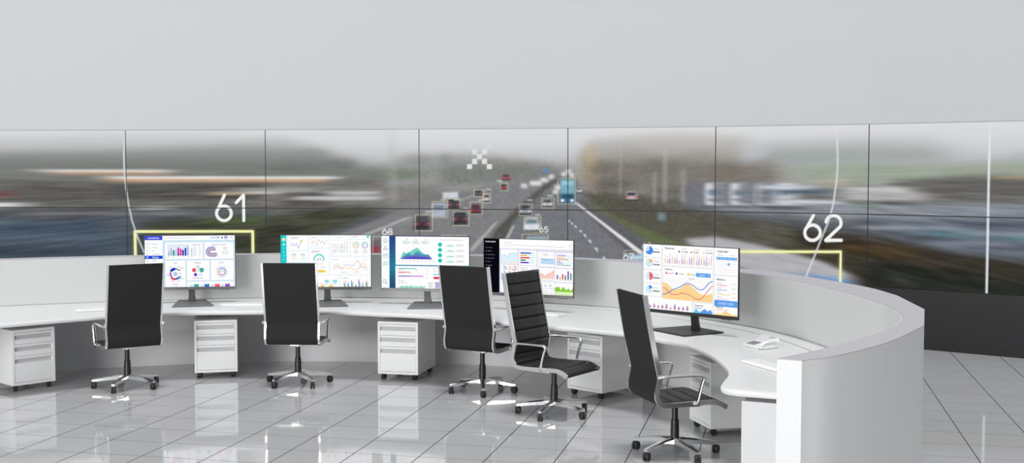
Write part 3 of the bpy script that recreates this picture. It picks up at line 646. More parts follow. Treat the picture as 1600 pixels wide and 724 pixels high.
def ui_sales(W, H):
    u = UI(66, 50, 842, 492, W, H); BL = (58, 74, 214); B2 = (20, 74, 214); pale = (205, 228, 242); grid = (222, 234, 246); TX = (70, 110, 200)
    u.rect(66, 50, 218, 86, BL); u.text('DASHBOARD', 142, 74, 11, (245, 245, 255), 'CENTER', 1.05, .02)
    u.dash(246, 65, 250, 7, (205, 214, 224)); u.rr(625, 58, 712, 76, pale, 4); u.rect(690, 62, 705, 72, (120, 160, 210))
    u.poly([(723, 76), (741, 76), (735, 60), (729, 60)], B2); u.disc(765, 67, 14, B2); u.disc(765, 63, 5, (255, 255, 255)); u.poly([(757, 76), (773, 76), (770, 69), (760, 69)], (255, 255, 255)); u.rr(802, 58, 828, 76, (214, 226, 236), 3)
    u.rect(218, 88, 842, 492, pale); u.rect(106, 96, 111, 216, pale)
    for k, (y, t) in enumerate(((120, 'Rewards'), (149, 'Purchase'), (178, 'Jobs'), (207, 'Downloads'), (264, 'Friends'), (292, 'Settings'))):
        u.disc(86, y, 7, (160, 180, 196)); u.disc(86, y, 4, (230, 236, 240)); u.text(t, 130, y+5, 9, (96, 120, 140), bold=.01)
    u.rect(66, 220, 218, 248, B2); u.disc(86, 234, 8, (230, 236, 255)); u.disc(86, 234, 4, B2); u.text('Message', 130, 239, 11, (245, 248, 255), bold=.02)
    for b in ((240, 108, 563, 251), (577, 108, 828, 251), (240, 264, 411, 492), (424, 264, 619, 436), (632, 264, 828, 436), (424, 448, 828, 492)): u.rect(*b, (255, 255, 255))
    u.rect(260, 122, 446, 224, (228, 234, 246))
    for x, y, c in ((264, 184, (170, 196, 226)), (285, 158, (170, 196, 226)), (305, 176, (30, 160, 120)), (326, 170, (190, 208, 232)), (346, 152, (200, 40, 200)), (366, 163, (236, 50, 70)), (386, 173, (30, 40, 200)), (407, 156, (20, 70, 214)), (427, 140, (180, 196, 226))):
        u.rect(x, y, x+15, 222, c)
    u.rect(346, 206, 361, 222, (60, 40, 200))
    for k in range(5): u.rect(268+42*k, 230, 274+42*k, 236, (110, 150, 170))
    u.text('TRANSITION', 509, 134, 9, TX, 'CENTER', 1, .02)
    for k, c in enumerate(((60, 70, 200), (60, 70, 200), (40, 80, 214), (230, 70, 90), (60, 170, 140), (60, 70, 200))):
        u.rect(463, 162+k*12, 473, 168+k*12, c); u.dash(480, 150+k*13.5, 30, 4, (150, 160, 190)); u.dash(528, 150+k*13.5, 18, 4, (150, 170, 200))
    u.text('PRODUCT STATISTIC', 704, 134, 9, TX, 'CENTER', 1, .02)
    for r, c, x1 in ((44, (170, 70, 214), 672), (35, (40, 190, 170), 684), (26, (236, 96, 110), 684), (17, (60, 110, 220), 682)):
        u.ring(634, 190, r-7, r, 90, 270, c); u.rect(634, 190-r, x1-(r % 9), 190-r+7, c); u.rect(634, 190+r-7, x1+(r % 12), 190+r, c)
    u.text('79,4 K', 758, 164, 10, (90, 60, 200), 'CENTER', 1, .02); u.disc(749, 175, 4, (40, 190, 90)); u.rect(757, 173, 764, 177, (40, 190, 90))
    for x, y, c in ((732, 192, (200, 60, 200)), (765, 192, (40, 170, 150)), (732, 208, (230, 80, 100)), (765, 208, (50, 120, 210))): u.rect(x, y-3, x+6, y+3, c); u.dash(x+9, y-3, 12, 5, (120, 170, 210))
    u.rect(724, 228, 792, 230, (205, 210, 220))
    for t, x in (('SALES', 326), ('FINANCE', 519), ('ACTIVITY', 723)): u.text(t, x, 290, 9, TX, 'CENTER', 1, .02)
    u.disc(324, 380, 20, (180, 200, 226)); u.disc(324, 380, 14, (206, 218, 236)); u.rect(318, 370, 330, 390, (168, 190, 220))
    for a0, a1, r0, r1, c in ((-150, -90, 32, 56, (30, 50, 200)), (-90, -50, 38, 50, (40, 160, 150)), (-48, -36, 40, 58, (236, 50, 60)), (165, 205, 34, 48, (200, 50, 214)), (140, 165, 34, 46, (60, 50, 200)), (90, 140, 36, 54, (236, 60, 70)), (55, 90, 34, 50, (60, 60, 214)), (25, 55, 36, 56, (40, 170, 150))): u.ring(324, 380, r0, r1, a0, a1, c, 12)
    for x, y, c in ((272, 318, (110, 150, 220)), (340, 318, (80, 180, 170)), (372, 328, (240, 110, 120)), (356, 372, (240, 90, 90)), (254, 384, (110, 100, 220)), (370, 420, (120, 200, 190)), (290, 436, (240, 120, 120)), (340, 436, (120, 130, 230))): u.dash(x, y, 22, 7, c)
    u.text('$ 92,0 K', 323, 474, 10, (60, 80, 200), 'CENTER', 1, .02); u.rect(306, 486, 312, 491, (50, 180, 90)); u.rect(326, 486, 340, 490, (130, 190, 150))
    for x, y, r, c in ((519, 324, 19, (206, 216, 236)), (486, 348, 17, (240, 50, 72)), (552, 348, 20, (36, 166, 144)), (498, 387, 15, (110, 40, 220)), (541, 387, 15, (210, 222, 240))): u.disc(x, y, r, c); u.disc(x, y, r*.45, tuple(min(255, v+50) for v in c)); u.disc(x, y, r*.25, c)
    u.dash(510, 354, 18, 6, (150, 190, 160))
    for x, c in ((478, (240, 70, 70)), (511, (110, 60, 220)), (540, (60, 180, 160))): u.rect(x, 413, x+6, 421, c); u.dash(x+9, 413, 12, 8, c)
    for k in range(12): a = 30*k; r = 46+(k*5 % 9); u.poly([(728+30*math.cos(math.radians(a-9)), 364+30*math.sin(math.radians(a-9))), (728+r*math.cos(math.radians(a-13)), 364+r*math.sin(math.radians(a-13))), (728+(r+6)*math.cos(math.radians(a+6)), 364+(r+6)*math.sin(math.radians(a+6))), (728+30*math.cos(math.radians(a+9)), 364+30*math.sin(math.radians(a+9)))], (208, 220, 240))
    u.disc(728, 364, 33, (255, 255, 255))
    for a0, a1, c in ((-120, 60, (50, 120, 214)), (60, 120, (150, 90, 210)), (120, 240, (240, 110, 120))): u.ring(728, 364, 25, 32, a0, a1, c, 16)
    u.dash(713, 354, 30, 7, (120, 110, 214)); u.disc(722, 371, 4, (60, 190, 90))
    for x, c in ((484, (40, 170, 150)), (574, (40, 110, 220)), (664, (240, 90, 100)), (753, (150, 70, 210))):
        u.dash(x-32, 478, 24, 8, (100, 160, 220)); u.poly([(x, 466), (x+7, 472), (x+14, 466), (x+20, 474), (x+28, 470), (x+34, 464), (x+42, 472), (x+42, 492), (x, 492)], c)
    return u
def ui_calendar(W, H):
    u = UI(50, 40, 838, 486, W, H); CY = (20, 206, 208); bgc = (238, 246, 252); TX = (90, 92, 110); PU = (150, 140, 230); OR = (248, 190, 100); G = (170, 175, 185)
    u.rect(50, 40, 838, 486, bgc); u.rect(50, 40, 98, 486, CY); u.disc(75, 76, 15, (255, 250, 236)); u.disc(75, 70, 6, (240, 180, 60)); u.poly([(66, 86), (84, 86), (80, 76), (70, 76)], (240, 180, 60))
    for k, y in enumerate((119, 150, 182, 214, 246)): u.disc(75, y, 8 if k == 0 else 7, (255, 255, 255) if k == 0 else (150, 238, 238)); k and u.disc(75, y, 4, CY)
    for b in ((118, 40, 284, 166), (118, 180, 286, 262), (300, 40, 467, 145), (300, 158, 467, 374), (480, 40, 648, 216), (662, 82, 828, 216), (662, 40, 828, 68), (482, 230, 828, 376), (110, 390, 557, 486), (572, 390, 828, 486)): u.rr(*b, (255, 255, 255), 9)
    u.text('LOREM IPSUM', 134, 61, 8, TX, bold=.01); u.dash(134, 68, 60, 4, G); u.curve([(138, 134), (152, 110), (168, 130), (186, 108), (204, 152), (220, 104), (232, 102)], 4, PU); u.rect(219, 82, 240, 94, (244, 204, 70))
    u.text('Analyzing', 316, 62, 8, TX, bold=.01); u.rr(396, 54, 440, 64, (240, 242, 246), 4)
    zz = [(318, 96), (328, 103), (346, 90), (363, 118), (380, 80), (397, 104), (414, 95), (432, 110), (448, 90)]; u.line(zz, 2.4, (248, 200, 150))
    for (x, y), c in zip(zz, (OR, PU, OR, CY, PU, OR, CY, PU, OR)): u.disc(x, y, 5, c, 10)
    for k in range(8): u.rect(318+17*k, 128, 326+17*k, 132, (220, 222, 228))
    u.text('January', 565, 62, 9, TX, 'CENTER'); u.poly([(532, 57), (538, 53), (538, 61)], CY); u.poly([(600, 57), (594, 53), (594, 61)], CY)
    u.rect(576, 128, 598, 152, (224, 246, 236)); u.rect(576, 170, 598, 192, (222, 248, 240)); u.rect(512, 170, 534, 192, (236, 230, 250))
    for r in range(7):
        for c in range(7):
            if (r == 1 and c < 5) or (r == 6 and c > 0): continue
            u.rect(496+21.5*c, 80+19.5*r, 506+21.5*c, (84 if r == 0 else 87)+19.5*r, (170, 175, 190) if r else (205, 208, 216))
    u.dash(678, 52, 44, 5, (160, 165, 175)); u.disc(813, 53, 12, CY); u.disc(813, 53, 5, (120, 235, 235))
    for x, a, b in ((706, CY, OR), (786, CY, PU)): u.ring(x, 126, 21, 28, -90, 20, a); u.ring(x, 126, 21, 28, 20, 270, b); u.dash(x-9, 122, 18, 7, TX); u.dash(x-14, 170, 28, 6, (140, 145, 155)); u.dash(x-22, 184, 44, 4, (190, 195, 202), 2, 8)
    u.text('1205', 161, 214, 16, (96, 98, 112), 'CENTER', 1.05); u.text('843', 244, 214, 16, (96, 98, 112), 'CENTER', 1.05); u.dash(146, 222, 34, 4, G); u.dash(228, 222, 34, 4, G)
    u.curve([(130+10*k, 242+(k % 2)*7-(k % 3)*2) for k in range(7)], 3.4, OR); u.curve([(214+10*k, 244-(k % 2)*5+(k % 3)*2) for k in range(7)], 3.4, (80, 226, 210))
    u.text('LOREM IPSUM', 314, 180, 8, TX, bold=.01); u.dash(314, 186, 80, 4, G); u.ring(382, 250, 38, 48, 0, 360, (232, 240, 244), 40); u.ring(382, 250, 38, 48, -190, 5, CY, 30); u.text('75%', 383, 258, 19, (86, 96, 116), 'CENTER', 1.1)
    u.dash(398, 310, 40, 5, (200, 204, 210), 2, 12); u.rr(330, 340, 440, 362, (248, 212, 96), 10); u.dash(385, 347, 16, 7, (230, 170, 50))
    u.text('Terms of use', 494, 252, 8, TX, bold=.01); u.rr(758, 244, 806, 258, (244, 245, 248), 5)
    for y in (270, 296, 322, 346): u.line([(500, y), (814, y)], .8, (232, 234, 238))
    u.area([(510, 300), (540, 286), (580, 322), (620, 330), (660, 320), (710, 340), (755, 284), (808, 324)], 334, (252, 246, 236))
    u.curve([(510, 302), (542, 286), (590, 328), (650, 318), (712, 342), (752, 286), (780, 290), (808, 324)], 4, (250, 208, 140)); u.curve([(510, 322), (545, 310), (585, 328), (622, 292), (680, 304), (722, 262), (752, 314), (780, 316), (808, 348)], 4, (180, 172, 240))
    u.rect(580, 358, 600, 362, PU); u.dash(606, 356, 20, 6, G); u.rect(680, 358, 702, 362, OR); u.dash(708, 356, 20, 6, G)
    u.rect(380, 454, 540, 460, (226, 220, 248))
    for x, c in ((390, OR), (432, CY), (505, CY)): u.disc(x+16, 457, 5, c)
    for x in (432, 504): u.rect(x, 428, x+34, 446, CY); u.dash(x+8, 434, 18, 6, (220, 250, 250))
    for x in (396, 468): u.rect(x, 470, x+34, 486, (248, 206, 70)); u.dash(x+8, 475, 18, 5, (220, 160, 40))
    u.text('Analyzing', 586, 412, 8, TX, bold=.01)
    for y in (424, 446, 468): u.line([(594, y), (814, y)], .8, (232, 234, 238))
    for k, (a, b, c) in enumerate(((442, 462, 424), (458, 446, 480), (432, 452, 440), (472, 462, 480), (424, 440, 458), (450, 482, 466), (440, 452, 424))):
        x = 599+32*k
        for q, (v, cl) in enumerate(((a, (108, 92, 224)), (b, (20, 206, 208)), (c, (248, 204, 70)))): u.rect(x+7*q, v, x+7*q+6.5, 486, cl)
    return u
def ui_stats(W, H):
    u = UI(53, 46, 831, 506, W, H); TL = (70, 160, 176); TX = (110, 120, 130)
    for k in range(12): t = k/11; u.rect(53, 46+460*k/12, 831, 46+460*(k+1)/12+.5, tuple(np.array((44, 72, 138))*(1-t)+np.array((38, 160, 176))*t) if t < .6 else tuple(np.array((36, 130, 160))*(1-(t-.6)/.4)+np.array((34, 82, 118))*((t-.6)/.4)))
    u.rect(53, 46, 124, 506, (252, 253, 254)); u.rr(180, 50, 831, 300, (255, 255, 255), 4); u.rr(178, 310, 831, 506, (255, 255, 255), 4); u.rect(160, 302, 831, 306, (34, 160, 172))
    u.line([(70, 88), (90, 70), (110, 88)], 3, TL); u.line([(76, 86), (76, 104), (104, 104), (104, 86)], 3, TL); u.rect(85, 94, 94, 104, TL)
    u.ring(90, 145, 9, 12, 0, 360, TL); u.line([(70, 170), (76, 158), (104, 158), (110, 170), (70, 170)], 3, TL)
    u.line([(70, 208), (110, 208), (110, 236), (70, 236), (70, 208)], 3, TL); u.line([(70, 208), (90, 224), (110, 208)], 3, TL)
    u.line([(70, 304), (70, 282), (83, 276), (97, 284), (110, 278), (110, 300), (97, 306), (83, 298), (70, 304)], 3, TL); u.line([(83, 276), (83, 298)], 2.4, TL); u.line([(97, 284), (97, 306)], 2.4, TL)
    u.ring(80, 448, 13, 17, 0, 360, TL); u.line([(91, 460), (106, 474)], 5, TL)
    for x, t in ((278, '18'), (364, '9.6'), (449, '7.x')): u.text(t, x, 86, 15, (140, 146, 154), 'CENTER'); u.rect(x-34, 92, x+34, 96, (210, 238, 232)); u.rect(x-34, 92, x+(-6 if x < 300 else 8), 96, (60, 200, 170)); u.dash(x-32, 102, 62, 4, (170, 175, 180), 2, 7)
    for k in range(5): u.line([(210+76*k, 136), (210+76*k, 252)], 1, (225, 228, 232))
    u.area([(222, 248), (250, 186), (275, 198), (312, 180), (345, 160), (378, 150), (410, 186), (440, 202), (480, 214), (504, 248)], 248, (120, 214, 196))
    u.area([(228, 248), (262, 214), (300, 190), (330, 212), (360, 186), (395, 178), (430, 208), (470, 206), (500, 248)], 248, (84, 176, 178))
    u.area([(222, 248), (252, 226), (290, 210), (336, 220), (360, 196), (404, 208), (440, 214), (480, 218), (508, 248)], 248, (94, 130, 190)); u.area([(220, 250), (280, 234), (340, 226), (400, 230), (460, 232), (510, 250)], 250, (92, 74, 190))
    for k in range(10): u.rect(206+34*k, 262, 214+34*k, 268, (120, 130, 140))
    u.dash(576, 74, 206, 6, (190, 196, 200))
    for k in range(4): y = 118+47*k; u.disc(575, y, 19, (36, 212, 184)); u.dash(566, y-4, 16, 7, (14, 130, 120)); u.rr(612, y-14, 798, y+22, (238, 240, 242), 17); u.rr(613.5, y-12.5, 796.5, y+20.5, (255, 255, 255), 16); u.poly([(630, y+14), (634, y+6), (644, y+9), (654, y+1), (664, y+8), (672, y+2), (684, y+7), (692, y+3), (700, y+14)], (120, 222, 206)); u.dash(716, y-1, 66, 5, (180, 184, 190), 2, 9)
    for y, x1, c, c2 in ((332, 362, (60, 190, 180), (80, 200, 190)), (364, 310, (236, 84, 84), (240, 130, 80)), (398, 424, (96, 70, 190), (190, 80, 220))):
        u.rect(205, y+1, 470, y+5, (238, 240, 243)); u.rect(205, y-3, x1, y+5, c); u.rect((205+x1)/2, y-3, x1, y+5, c2); u.dash(203, y+10, 60, 4, (170, 176, 182)); u.rect(x1, y+10, x1+6, y+17, (120, 126, 140)); u.dash(454, y+14, 14, 6, (170, 176, 182))
    u.text('9.382', 202, 450, 17, (160, 166, 172)); u.dash(202, 458, 82, 4, (190, 194, 198))
    for k in range(23): h = 8+((k*7) % 13)+8*math.sin(k*.75)**2; u.rect(210+10*k, 506-h, 217+10*k, 506, (40, 194, 166))
    u.text('9.3', 514, 342, 17, (160, 166, 172)); u.dash(514, 352, 40, 4, (190, 194, 198)); u.poly([(516, 386), (522, 374), (532, 380), (540, 376), (552, 382), (560, 378), (570, 386)], (40, 194, 190)); u.rr(516, 402, 580, 422, (226, 50, 76), 9)
    for k in range(4): u.dash(470, 454+17*k, 42, 6, (130, 136, 150)); u.rect(530, 452+17*k, 590, 461+17*k, (80, 66, 176)); u.rect(562, 452+17*k, 590, 461+17*k, (80, 120, 214))
    return u
def ui_dark(W, H):
    u = UI(51, 60, 826, 536, W, H); bgc = (222, 222, 240); u.rect(51, 60, 826, 536, bgc); u.rect(51, 60, 190, 536, (8, 8, 18)); u.rect(190, 60, 826, 140, (255, 255, 255))
    u.text('Lorem ipsum', 66, 90, 12, (248, 248, 250), bold=.025)
    for k, (y, t) in enumerate(((142, 'Location'), (173, 'Display'), (205, 'Presentation'), (237, 'Client name'), (267, 'Form'), (300, 'Register'))): u.disc(73, y-3, 4.5, (110, 110, 130)); u.text(t, 86, y, 8.5, (150, 150, 165))
    u.ring(239, 90, 4, 6, 0, 360, (150, 150, 160)); u.line([(243, 94), (246, 98)], 2, (150, 150, 160)); u.text('search', 256, 94, 11, (120, 120, 130)); u.line([(232, 110), (756, 118)], 2, (120, 120, 125)); u.ring(810, 108, 17, 19, 0, 360, (150, 150, 160)); u.ring(808, 104, 3, 5, 0, 360, (150, 150, 160))
    for b in ((202, 150, 350, 274), (362, 156, 512, 284), (521, 164, 668, 290), (679, 168, 826, 296), (202, 286, 350, 395), (360, 292, 516, 420), (521, 302, 668, 414), (674, 306, 826, 420), (202, 408, 350, 520), (360, 424, 668, 478), (500, 486, 666, 536), (674, 430, 826, 536)): u.rect(*b, (255, 255, 255))
    u.area([(202, 194), (222, 208), (240, 200), (260, 216), (276, 190), (300, 184), (316, 180), (336, 186), (350, 182)], 256, (222, 242, 252)); u.curve([(202, 194), (222, 208), (240, 200), (260, 216), (276, 190), (300, 184), (316, 180), (336, 186), (350, 182)], 2.6, (120, 176, 220))
    for k in range(8): u.rect(212+17*k, 260, 218+17*k, 268, (150, 156, 170))
    for k, (w, c) in enumerate(((96, (26, 80, 210)), (58, (250, 166, 20)), (84, (226, 30, 40)), (48, (50, 130, 30)), (76, (74, 30, 214)))): y = 172+21*k; u.rr(373, y, 500, y+12, (214, 238, 246), 5); u.rr(373, y, 373+w, y+12, c, 5)
    u.text('Calendar', 594, 184, 8, (120, 124, 140), 'CENTER'); u.dash(568, 188, 52, 5, (170, 174, 186)); u.poly([(536, 184), (542, 180), (542, 188)], (120, 124, 140)); u.poly([(654, 188), (648, 184), (648, 192)], (120, 124, 140)); u.line([(524, 204), (666, 208)], 1, (200, 204, 214))
    for k in range(5): u.line([(536, 214+15*k), (666, 218+15*k)], .9, (214, 218, 226)); u.rect(530, 210+15*k, 538, 215+15*k, (150, 156, 170))
    u.poly([(552, 222), (668, 226), (668, 271), (552, 268)], (190, 222, 246)); u.line([(552, 222), (668, 226)], 3, (110, 170, 220)); u.dash(556, 228, 80, 4, (110, 150, 190))
    for r, (c, n) in enumerate((((40, 90, 210), 5), ((250, 166, 40), 4), ((226, 40, 50), 6), ((70, 150, 40), 2), ((90, 40, 214), 3), ((30, 160, 110), 7))):
        for q in range(8): cc = c if q < n else (206, 230, 246); x = 691+16.4*q; y = 183+16.6*r+q*.6; u.rect(x, y, x+10, y+10, cc)
    for k, c in enumerate(((40, 90, 210), (250, 166, 40), (226, 50, 60), (60, 150, 40), (110, 50, 214), (30, 160, 120), (40, 110, 220), (250, 166, 40), (226, 50, 60))):
        x = 230+45*(k % 3); y = 316+50*(k//3); u.ring(x, y, 14, 20, 0, 360, (206, 236, 246)); u.ring(x, y, 14, 20, -100, 60+(k*47) % 150, c); u.dash(x-6, y-3, 13, 6, (110, 114, 130))
    u.dash(376, 304, 60, 5, (170, 170, 180), 3, 15); u.dash(478, 308, 16, 5, (150, 150, 160), 3, 15)
    for k in range(5): u.line([(526, 318+18*k), (664, 322+18*k)], .8, (226, 228, 234))
    rp = [(528, 356), (545, 362), (562, 354), (590, 374), (606, 362), (622, 346), (636, 352), (650, 332), (668, 326)]; u.area(rp, 396, (250, 208, 196)); u.curve(rp, 2.8, (236, 96, 90))
    for k in range(8): u.rect(532+17*k, 402, 537+17*k, 408, (130, 134, 150))
    for k, (y, c) in enumerate(((358, (26, 80, 210)), (374, (250, 160, 20)), (350, (226, 30, 40)), (362, (40, 120, 20)), (324, (70, 20, 220)), (340, (20, 150, 100)))): u.rect(688+23*k, y, 699+23*k, 397+k*.8, c); u.rect(690+23*k, 404, 696+23*k, 409, (150, 156, 170))
    u.line([(686, 397), (816, 401)], 1.2, (140, 140, 150))
    for x in (560, 592, 634): u.dash(x-12, 441, 24, 4, (170, 174, 184)); u.dash(x-11, 456, 22, 7, (90, 92, 104))
    u.dash(560, 500, 60, 5, (190, 190, 196), 3, 13); u.dash(630, 504, 30, 5, (200, 200, 206), 3, 13)
    u.rect(674, 500, 826, 536, (226, 246, 196)); u.line([(674, 522), (826, 528)], 2, (160, 210, 90)); r = random.Random(5)
    g = [(674+8*k, 500-r.uniform(4, 42)) for k in range(20)]
    for k in range(19): u.poly([g[k], g[k+1], (g[k+1][0], 506), (g[k][0], 506)], (150, 212, 76) if k % 2 else (120, 196, 50))
    return u
def ui_weekly(W, H):
    # read off the photograph's slanted screen, straightened: 0..600 x 0..400
    u = UI(0, 0, 600, 400, W, H); bgc = (236, 236, 238); TX = (60, 62, 72); G = (196, 200, 208); OR = (250, 204, 120); RD = (238, 110, 126); BL = (70, 112, 220); P2 = (150, 120, 220)
    u.rect(0, 0, 600, 400, bgc)
    for b in ((0, 0, 118, 78), (0, 86, 118, 152), (0, 160, 118, 236), (0, 244, 118, 318), (130, 0, 448, 122), (130, 132, 448, 332), (460, 0, 600, 156), (460, 166, 600, 326), (0, 326, 318, 400), (330, 340, 448, 400), (460, 334, 600, 400)): u.rect(*b, (255, 255, 255))
    for y, a, c, c2 in ((38, 250, (66, 140, 236), (206, 226, 250)), (116, 70, (250, 186, 96), (212, 238, 248)), (198, 170, (240, 104, 120), (212, 238, 248)), (280, 60, (60, 140, 230), (212, 238, 248))):
        u.pie(40, y, 26, 0, 360, c2); u.pie(40, y, 26, -90, a-90, c); u.dash(70, y-14, 36, 6, G); u.dash(66, y+4, 44, 9, (90, 92, 104))
    u.text('Revenue', 144, 24, 12, TX, bold=.02)
    for x, t, c in ((246, '27,648', (60, 60, 214)), (324, '7,645', (240, 90, 100)), (402, '33,243', (250, 200, 80))): u.disc(x-10, 36, 5.5, c); u.dash(x+4, 16, 34, 5, G); u.text(t, x+2, 41, 11, (80, 80, 92), bold=.01)
    r = random.Random(8)
    for k in range(26):
        x = 140+11.6*k
        for q, c in enumerate(((150, 206, 236), (246, 160, 176), (250, 214, 160), (214, 180, 236))):
            if q == (k+1) % 4 or q == (k+2) % 4: h = r.uniform(18, 62); u.rect(x+q*2.6, 112-h, x+q*2.6+3.6, 112, c)
    u.text('Statistics', 144, 152, 10, TX, bold=.02)
    for x, c, t in ((148, RD, 'Profit'), (214, (90, 80, 226), 'Forecast'), (290, (250, 200, 90), 'Expenses')): u.rr(x, 164, x+13, 178, c, 4); u.dash(x+20, 168, 34, 7, (190, 180, 184))
    u.rr(344, 158, 436, 182, (92, 164, 240), 4); u.text('Select', 384, 175, 11, (245, 250, 255), 'CENTER'); u.poly([(420, 167), (428, 167), (424, 173)], (255, 255, 255))
    u.rect(130, 196, 448, 330, (250, 250, 253))
    u.area([(130, 228), (160, 238), (200, 266), (240, 262), (285, 228), (330, 252), (370, 282), (410, 286), (448, 274)], 331, (252, 216, 148))
    u.curve([(130, 260), (152, 268), (180, 294), (215, 300), (260, 288), (310, 298), (350, 318), (385, 306), (420, 260), (448, 230)], 4.6, RD); u.curve([(130, 306), (165, 292), (200, 270), (245, 250), (285, 226), (325, 236), (362, 258), (395, 250), (425, 214), (448, 202)], 4.6, BL)
    u.disc(285, 226, 7, P2); u.disc(285, 226, 4, (255, 255, 255)); u.rr(280, 182, 350, 212, (240, 240, 244), 10); u.rr(281.5, 183.5, 348.5, 210.5, (255, 255, 255), 9); u.text('23,678', 315, 202, 10, (90, 92, 104), 'CENTER')
    u.text('Calendar', 474, 26, 13, TX, bold=.02); u.dash(474, 40, 40, 5, G); u.dash(560, 40, 24, 5, G); u.rect(470, 54, 594, 70, (96, 168, 240))
    for c in range(7): u.rect(478+16.8*c, 60, 484+16.8*c, 65, (220, 236, 255))
    u.rr(538, 88, 552, 102, (86, 156, 236), 3)
    for rr_ in range(5):
        for c in range(7): u.rect(478+16.8*c, 78+15*rr_, 485+16.8*c, 82+15*rr_, (206, 210, 218))
    u.text('Balance', 472, 192, 12, TX, bold=.02)
    for k, (c, l) in enumerate(((RD, 60), ((150, 150, 236), 60), ((250, 200, 110), 82), ((236, 170, 226), 76))): y = 214+27*k; u.dash(474, y-6, 30, 5, G); u.dash(566, y-6, 26, 5, G); u.line([(474, y+8), (592, y+8)], 1, (230, 232, 236)); u.line([(474, y+8), (474+l, y+8)], 4, c)
    u.rect(460, 310, 600, 348, (92, 160, 238)); u.text('34,832 USD', 530, 335, 13, (236, 244, 255), 'CENTER')
    for k in range(11):
        x = 18+27*k; h = (26, 16, 26, 18, 22, 30, 10, 32, 20, 22, 28)[k]
        u.rect(x, 392-h, x+7, 392, P2); u.rect(x+7, 392-h*.75, x+11, 392, (250, 180, 120)); u.rect(x-4, 392-h*.55, x, 392, (246, 140, 160))
    u.text('Expenses', 338, 358, 10, TX, bold=.02); u.dash(338, 366, 44, 7, (130, 170, 236)); u.area([(330, 398), (345, 376), (358, 386), (372, 392), (400, 372), (418, 384), (436, 374), (448, 390)], 400, (96, 160, 236)); u.area([(330, 398), (345, 380), (362, 392), (380, 400)], 400, (100, 200, 232))
    u.text('Balance', 470, 356, 10, TX, bold=.02); u.dash(470, 364, 44, 7, (244, 170, 176)); u.dash(524, 364, 20, 6, G); u.area([(460, 398), (480, 388), (500, 392), (525, 372), (550, 382), (575, 392), (600, 384)], 400, (252, 216, 148))
    return u

def monitor(loc, yaw, W, H, ui, label, light, tilt=0.0, bw=.44, ff=.52, fb=.09, dy=.12, taper=.68, z0=.147, fa=0):
    t = thing('desktop_monitor', label, 'monitor', (loc[0], loc[1], .7408), yaw, 'desktop monitors on the curved desk')
    hm = M['mon_grey'] if light else M['mon_black']
    bz, ch = .006, .032
    Hs = H-bz-ch
    bm = bmesh.new(); add_box(bm, (0, 0.014, z0+H/2), (W, .022, H), .002); add_box(bm, (0, .045, z0+H*.42), (W*.62, .05, H*.56), .014); hs = bmobj('housing', bm, M['mon_black'], t, True)
    s = ui(W-2*bz, Hs).mesh('screen', t); s.location = (0, .0005, z0+ch)
    bm = bmesh.new(); add_box(bm, (0, .0005, z0+ch/2), (W, .010, ch), .0015); cb = bmobj('lower_bezel', bm, hm, t)
    for k in range(5):
        bm = bmesh.new(); add_box(bm, (W*.34+k*.022, .006, z0-.003), (.010, .010, .008), .001); bmobj('button', bm, M['bezel'], cb)
    # stand: flattened column that widens downwards, and a flat trapezoid foot
    bm = bmesh.new(); v = []
    for z, hw, hd in ((.014, .040, .022), (z0*.5, .034, .018), (z0+H*.30, .028, .016)):
        v.append([bm.verts.new((sx*hw, dy+sy*hd-(z-.014)*.18, z)) for sx, sy in ((-1, -1), (1, -1), (1, 1), (-1, 1))])
    for a, b in zip(v, v[1:]):
        for q in range(4): bm.faces.new((a[q], a[(q+1) % 4], b[(q+1) % 4], b[q]))
    bm.faces.new(v[0][::-1]); bm.faces.new(v[-1]); bmobj('stand', bm, hm, t)
    bm = bmesh.new(); fy, by = -ff, fb
    def foot(z, g): return [bm.verts.new(p) for p in ((-bw/2-g, fy-g, z), (bw/2+g, fy-g, z), (bw/2*taper+g, by+g, z), (-bw/2*taper-g, by+g, z))]
    v = [foot(0, -.004), foot(.010, 0), foot(.014, -.003)]
    for a, b in zip(v, v[1:]):
        for q in range(4): bm.faces.new((a[q], a[(q+1) % 4], b[(q+1) % 4], b[q]))
    bm.faces.new(v[0][::-1]); bm.faces.new(v[-1]); o = bmobj('foot', bm, hm, t); o.location = (0, dy, 0); o.rotation_euler = (0, 0, math.radians(fa))
    return t
monitor((-3.573, 13.18), math.radians(8), .985, .608, ui_sales, 'leftmost monitor, showing a pale blue sales dashboard with a blue header', True, fa=8)
monitor((-2.065, 13.18), math.radians(2), 1.005, .612, ui_calendar, 'second monitor from left, showing a white dashboard with a turquoise side bar', True, fa=7)
monitor((-0.953, 13.0), math.radians(-10), 1.0, .612, ui_stats, 'middle monitor, showing a teal area chart beside a dark blue stripe', True, fa=14)
monitor((0.165, 12.45), math.radians(-24), 1.03, .608, ui_dark, 'fourth monitor from left, with a black side menu, partly behind two chairs', True, bw=.34, ff=.2)
monitor((1.615, 10.82), math.radians(-42), 1.035, .642, ui_weekly, 'rightmost monitor, turned left, showing a dashboard with orange, red and blue curves', False, bw=.52, ff=.34, fb=.12, taper=.97, z0=.152, fa=-18)

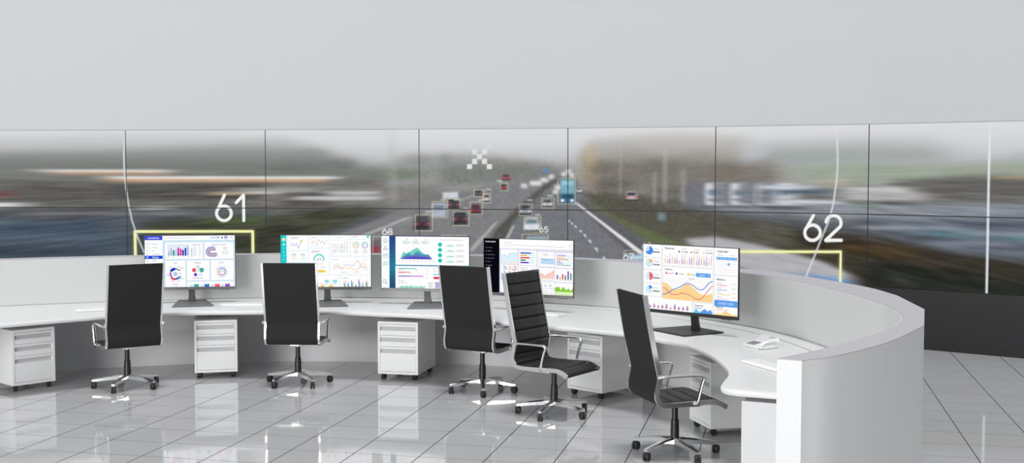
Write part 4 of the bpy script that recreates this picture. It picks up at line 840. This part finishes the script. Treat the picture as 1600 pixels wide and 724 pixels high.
# ------------------------------------------------------------------ keyboards and the desk telephone
def keyboard_proto():
    t = thing('keyboard', '', 'keyboard', group='white keyboards on the desk')
    bm = bmesh.new(); add_box(bm, (0, 0, .009), (.46, .16, .016), .005); bmobj('case', bm, M['key'], t)
    bm = bmesh.new()
    for r in range(5):
        n = 15
        for k in range(n):
            if r == 4 and 4 <= k <= 8:
                if k == 4: add_box(bm, (0, -.056, .0195), (.13, .019, .007))
                continue
            add_box(bm, (-.203+k*.029, .056-r*.028, .0195), (.0235, .0215, .007))
    bmobj('keys', bm, M['key'], t)
    return t
kb = keyboard_proto()
for k, (x, y, a, lb) in enumerate(((-4.36, 12.50, 32, 'white keyboard on the desk at far left, beside the leftmost chair'), (-2.94, 12.93, 2, 'white keyboard on the desk just right of the leftmost monitor'), (0.33, 12.10, -38, 'white keyboard peeking out behind the ribbed-back chair'), (1.93, 8.95, -68, 'white keyboard on the near desk end in front of the telephone'))):
    if k == 0: kb.location = (x, y, .7405); kb.rotation_euler = (0, 0, math.radians(a)); kb['label'] = lb
    else: dup(kb, (x, y, .7405), math.radians(a), lb)
t = thing('desk_telephone', 'white desk telephone with its handset on the desk right of the last monitor', 'telephone', (2.075, 9.93, .7405), math.radians(-62))
t.scale = (.72, .72, .72)
def wedge(bm, x0, x1, y0, y1, za, zb):
    v = [bm.verts.new(c) for c in ((x0, y0, 0), (x1, y0, 0), (x1, y1, 0), (x0, y1, 0), (x0, y0, za), (x1, y0, za), (x1, y1, zb), (x0, y1, zb))]
    for f in ((3, 2, 1, 0), (4, 5, 6, 7), (0, 1, 5, 4), (1, 2, 6, 5), (2, 3, 7, 6), (3, 0, 4, 7)): bm.faces.new([v[i] for i in f])
bm = bmesh.new(); wedge(bm, -.15, .13, -.13, .13, .03, .075)
bmesh.ops.bevel(bm, geom=bm.edges[:], offset=.008, segments=2, affect='EDGES'); bmobj('base', bm, M['phone'], t, True, 40)
sl = math.atan2(.045, .26)
for k in range(4):
    bm = bmesh.new(); add_box(bm, (-.10+.04*k, -.045, .0468), (.018, .12, .006), .002, None); o = bmobj('key_strip', bm, M['slot'], t); o.rotation_euler = (0, 0, 0)
    for v in o.data.vertices: v.co.z += (v.co.y+.045)*math.tan(sl)
bm = bmesh.new(); add_box(bm, (-.04, .09, .085), (.17, .10, .012), .004, Matrix.Rotation(.0, 4, 'X')); o = bmobj('display', bm, M['phone_screen'], t)
for v in o.data.vertices: v.co.z += (v.co.y-.09)*.75+.0
bm = bmesh.new(); path = [Vector(p) for p in ((.175, -.13, .045), (.175, -.11, .055), (.175, -.05, .078), (.175, .02, .092), (.175, .08, .094), (.175, .12, .088))]
sweep(bm, resample(catmull(path, 5), 26), lambda u: ellipse(.027+.012*abs(2*u-1)**3, .015+.013*abs(2*u-1)**4, 14)); bmobj('handset', bm, M['phone'], t, True, 60)
bm = bmesh.new(); add_box(bm, (.16, 0, .028), (.07, .24, .05), .01); bmobj('cradle', bm, M['phone'], t, True)
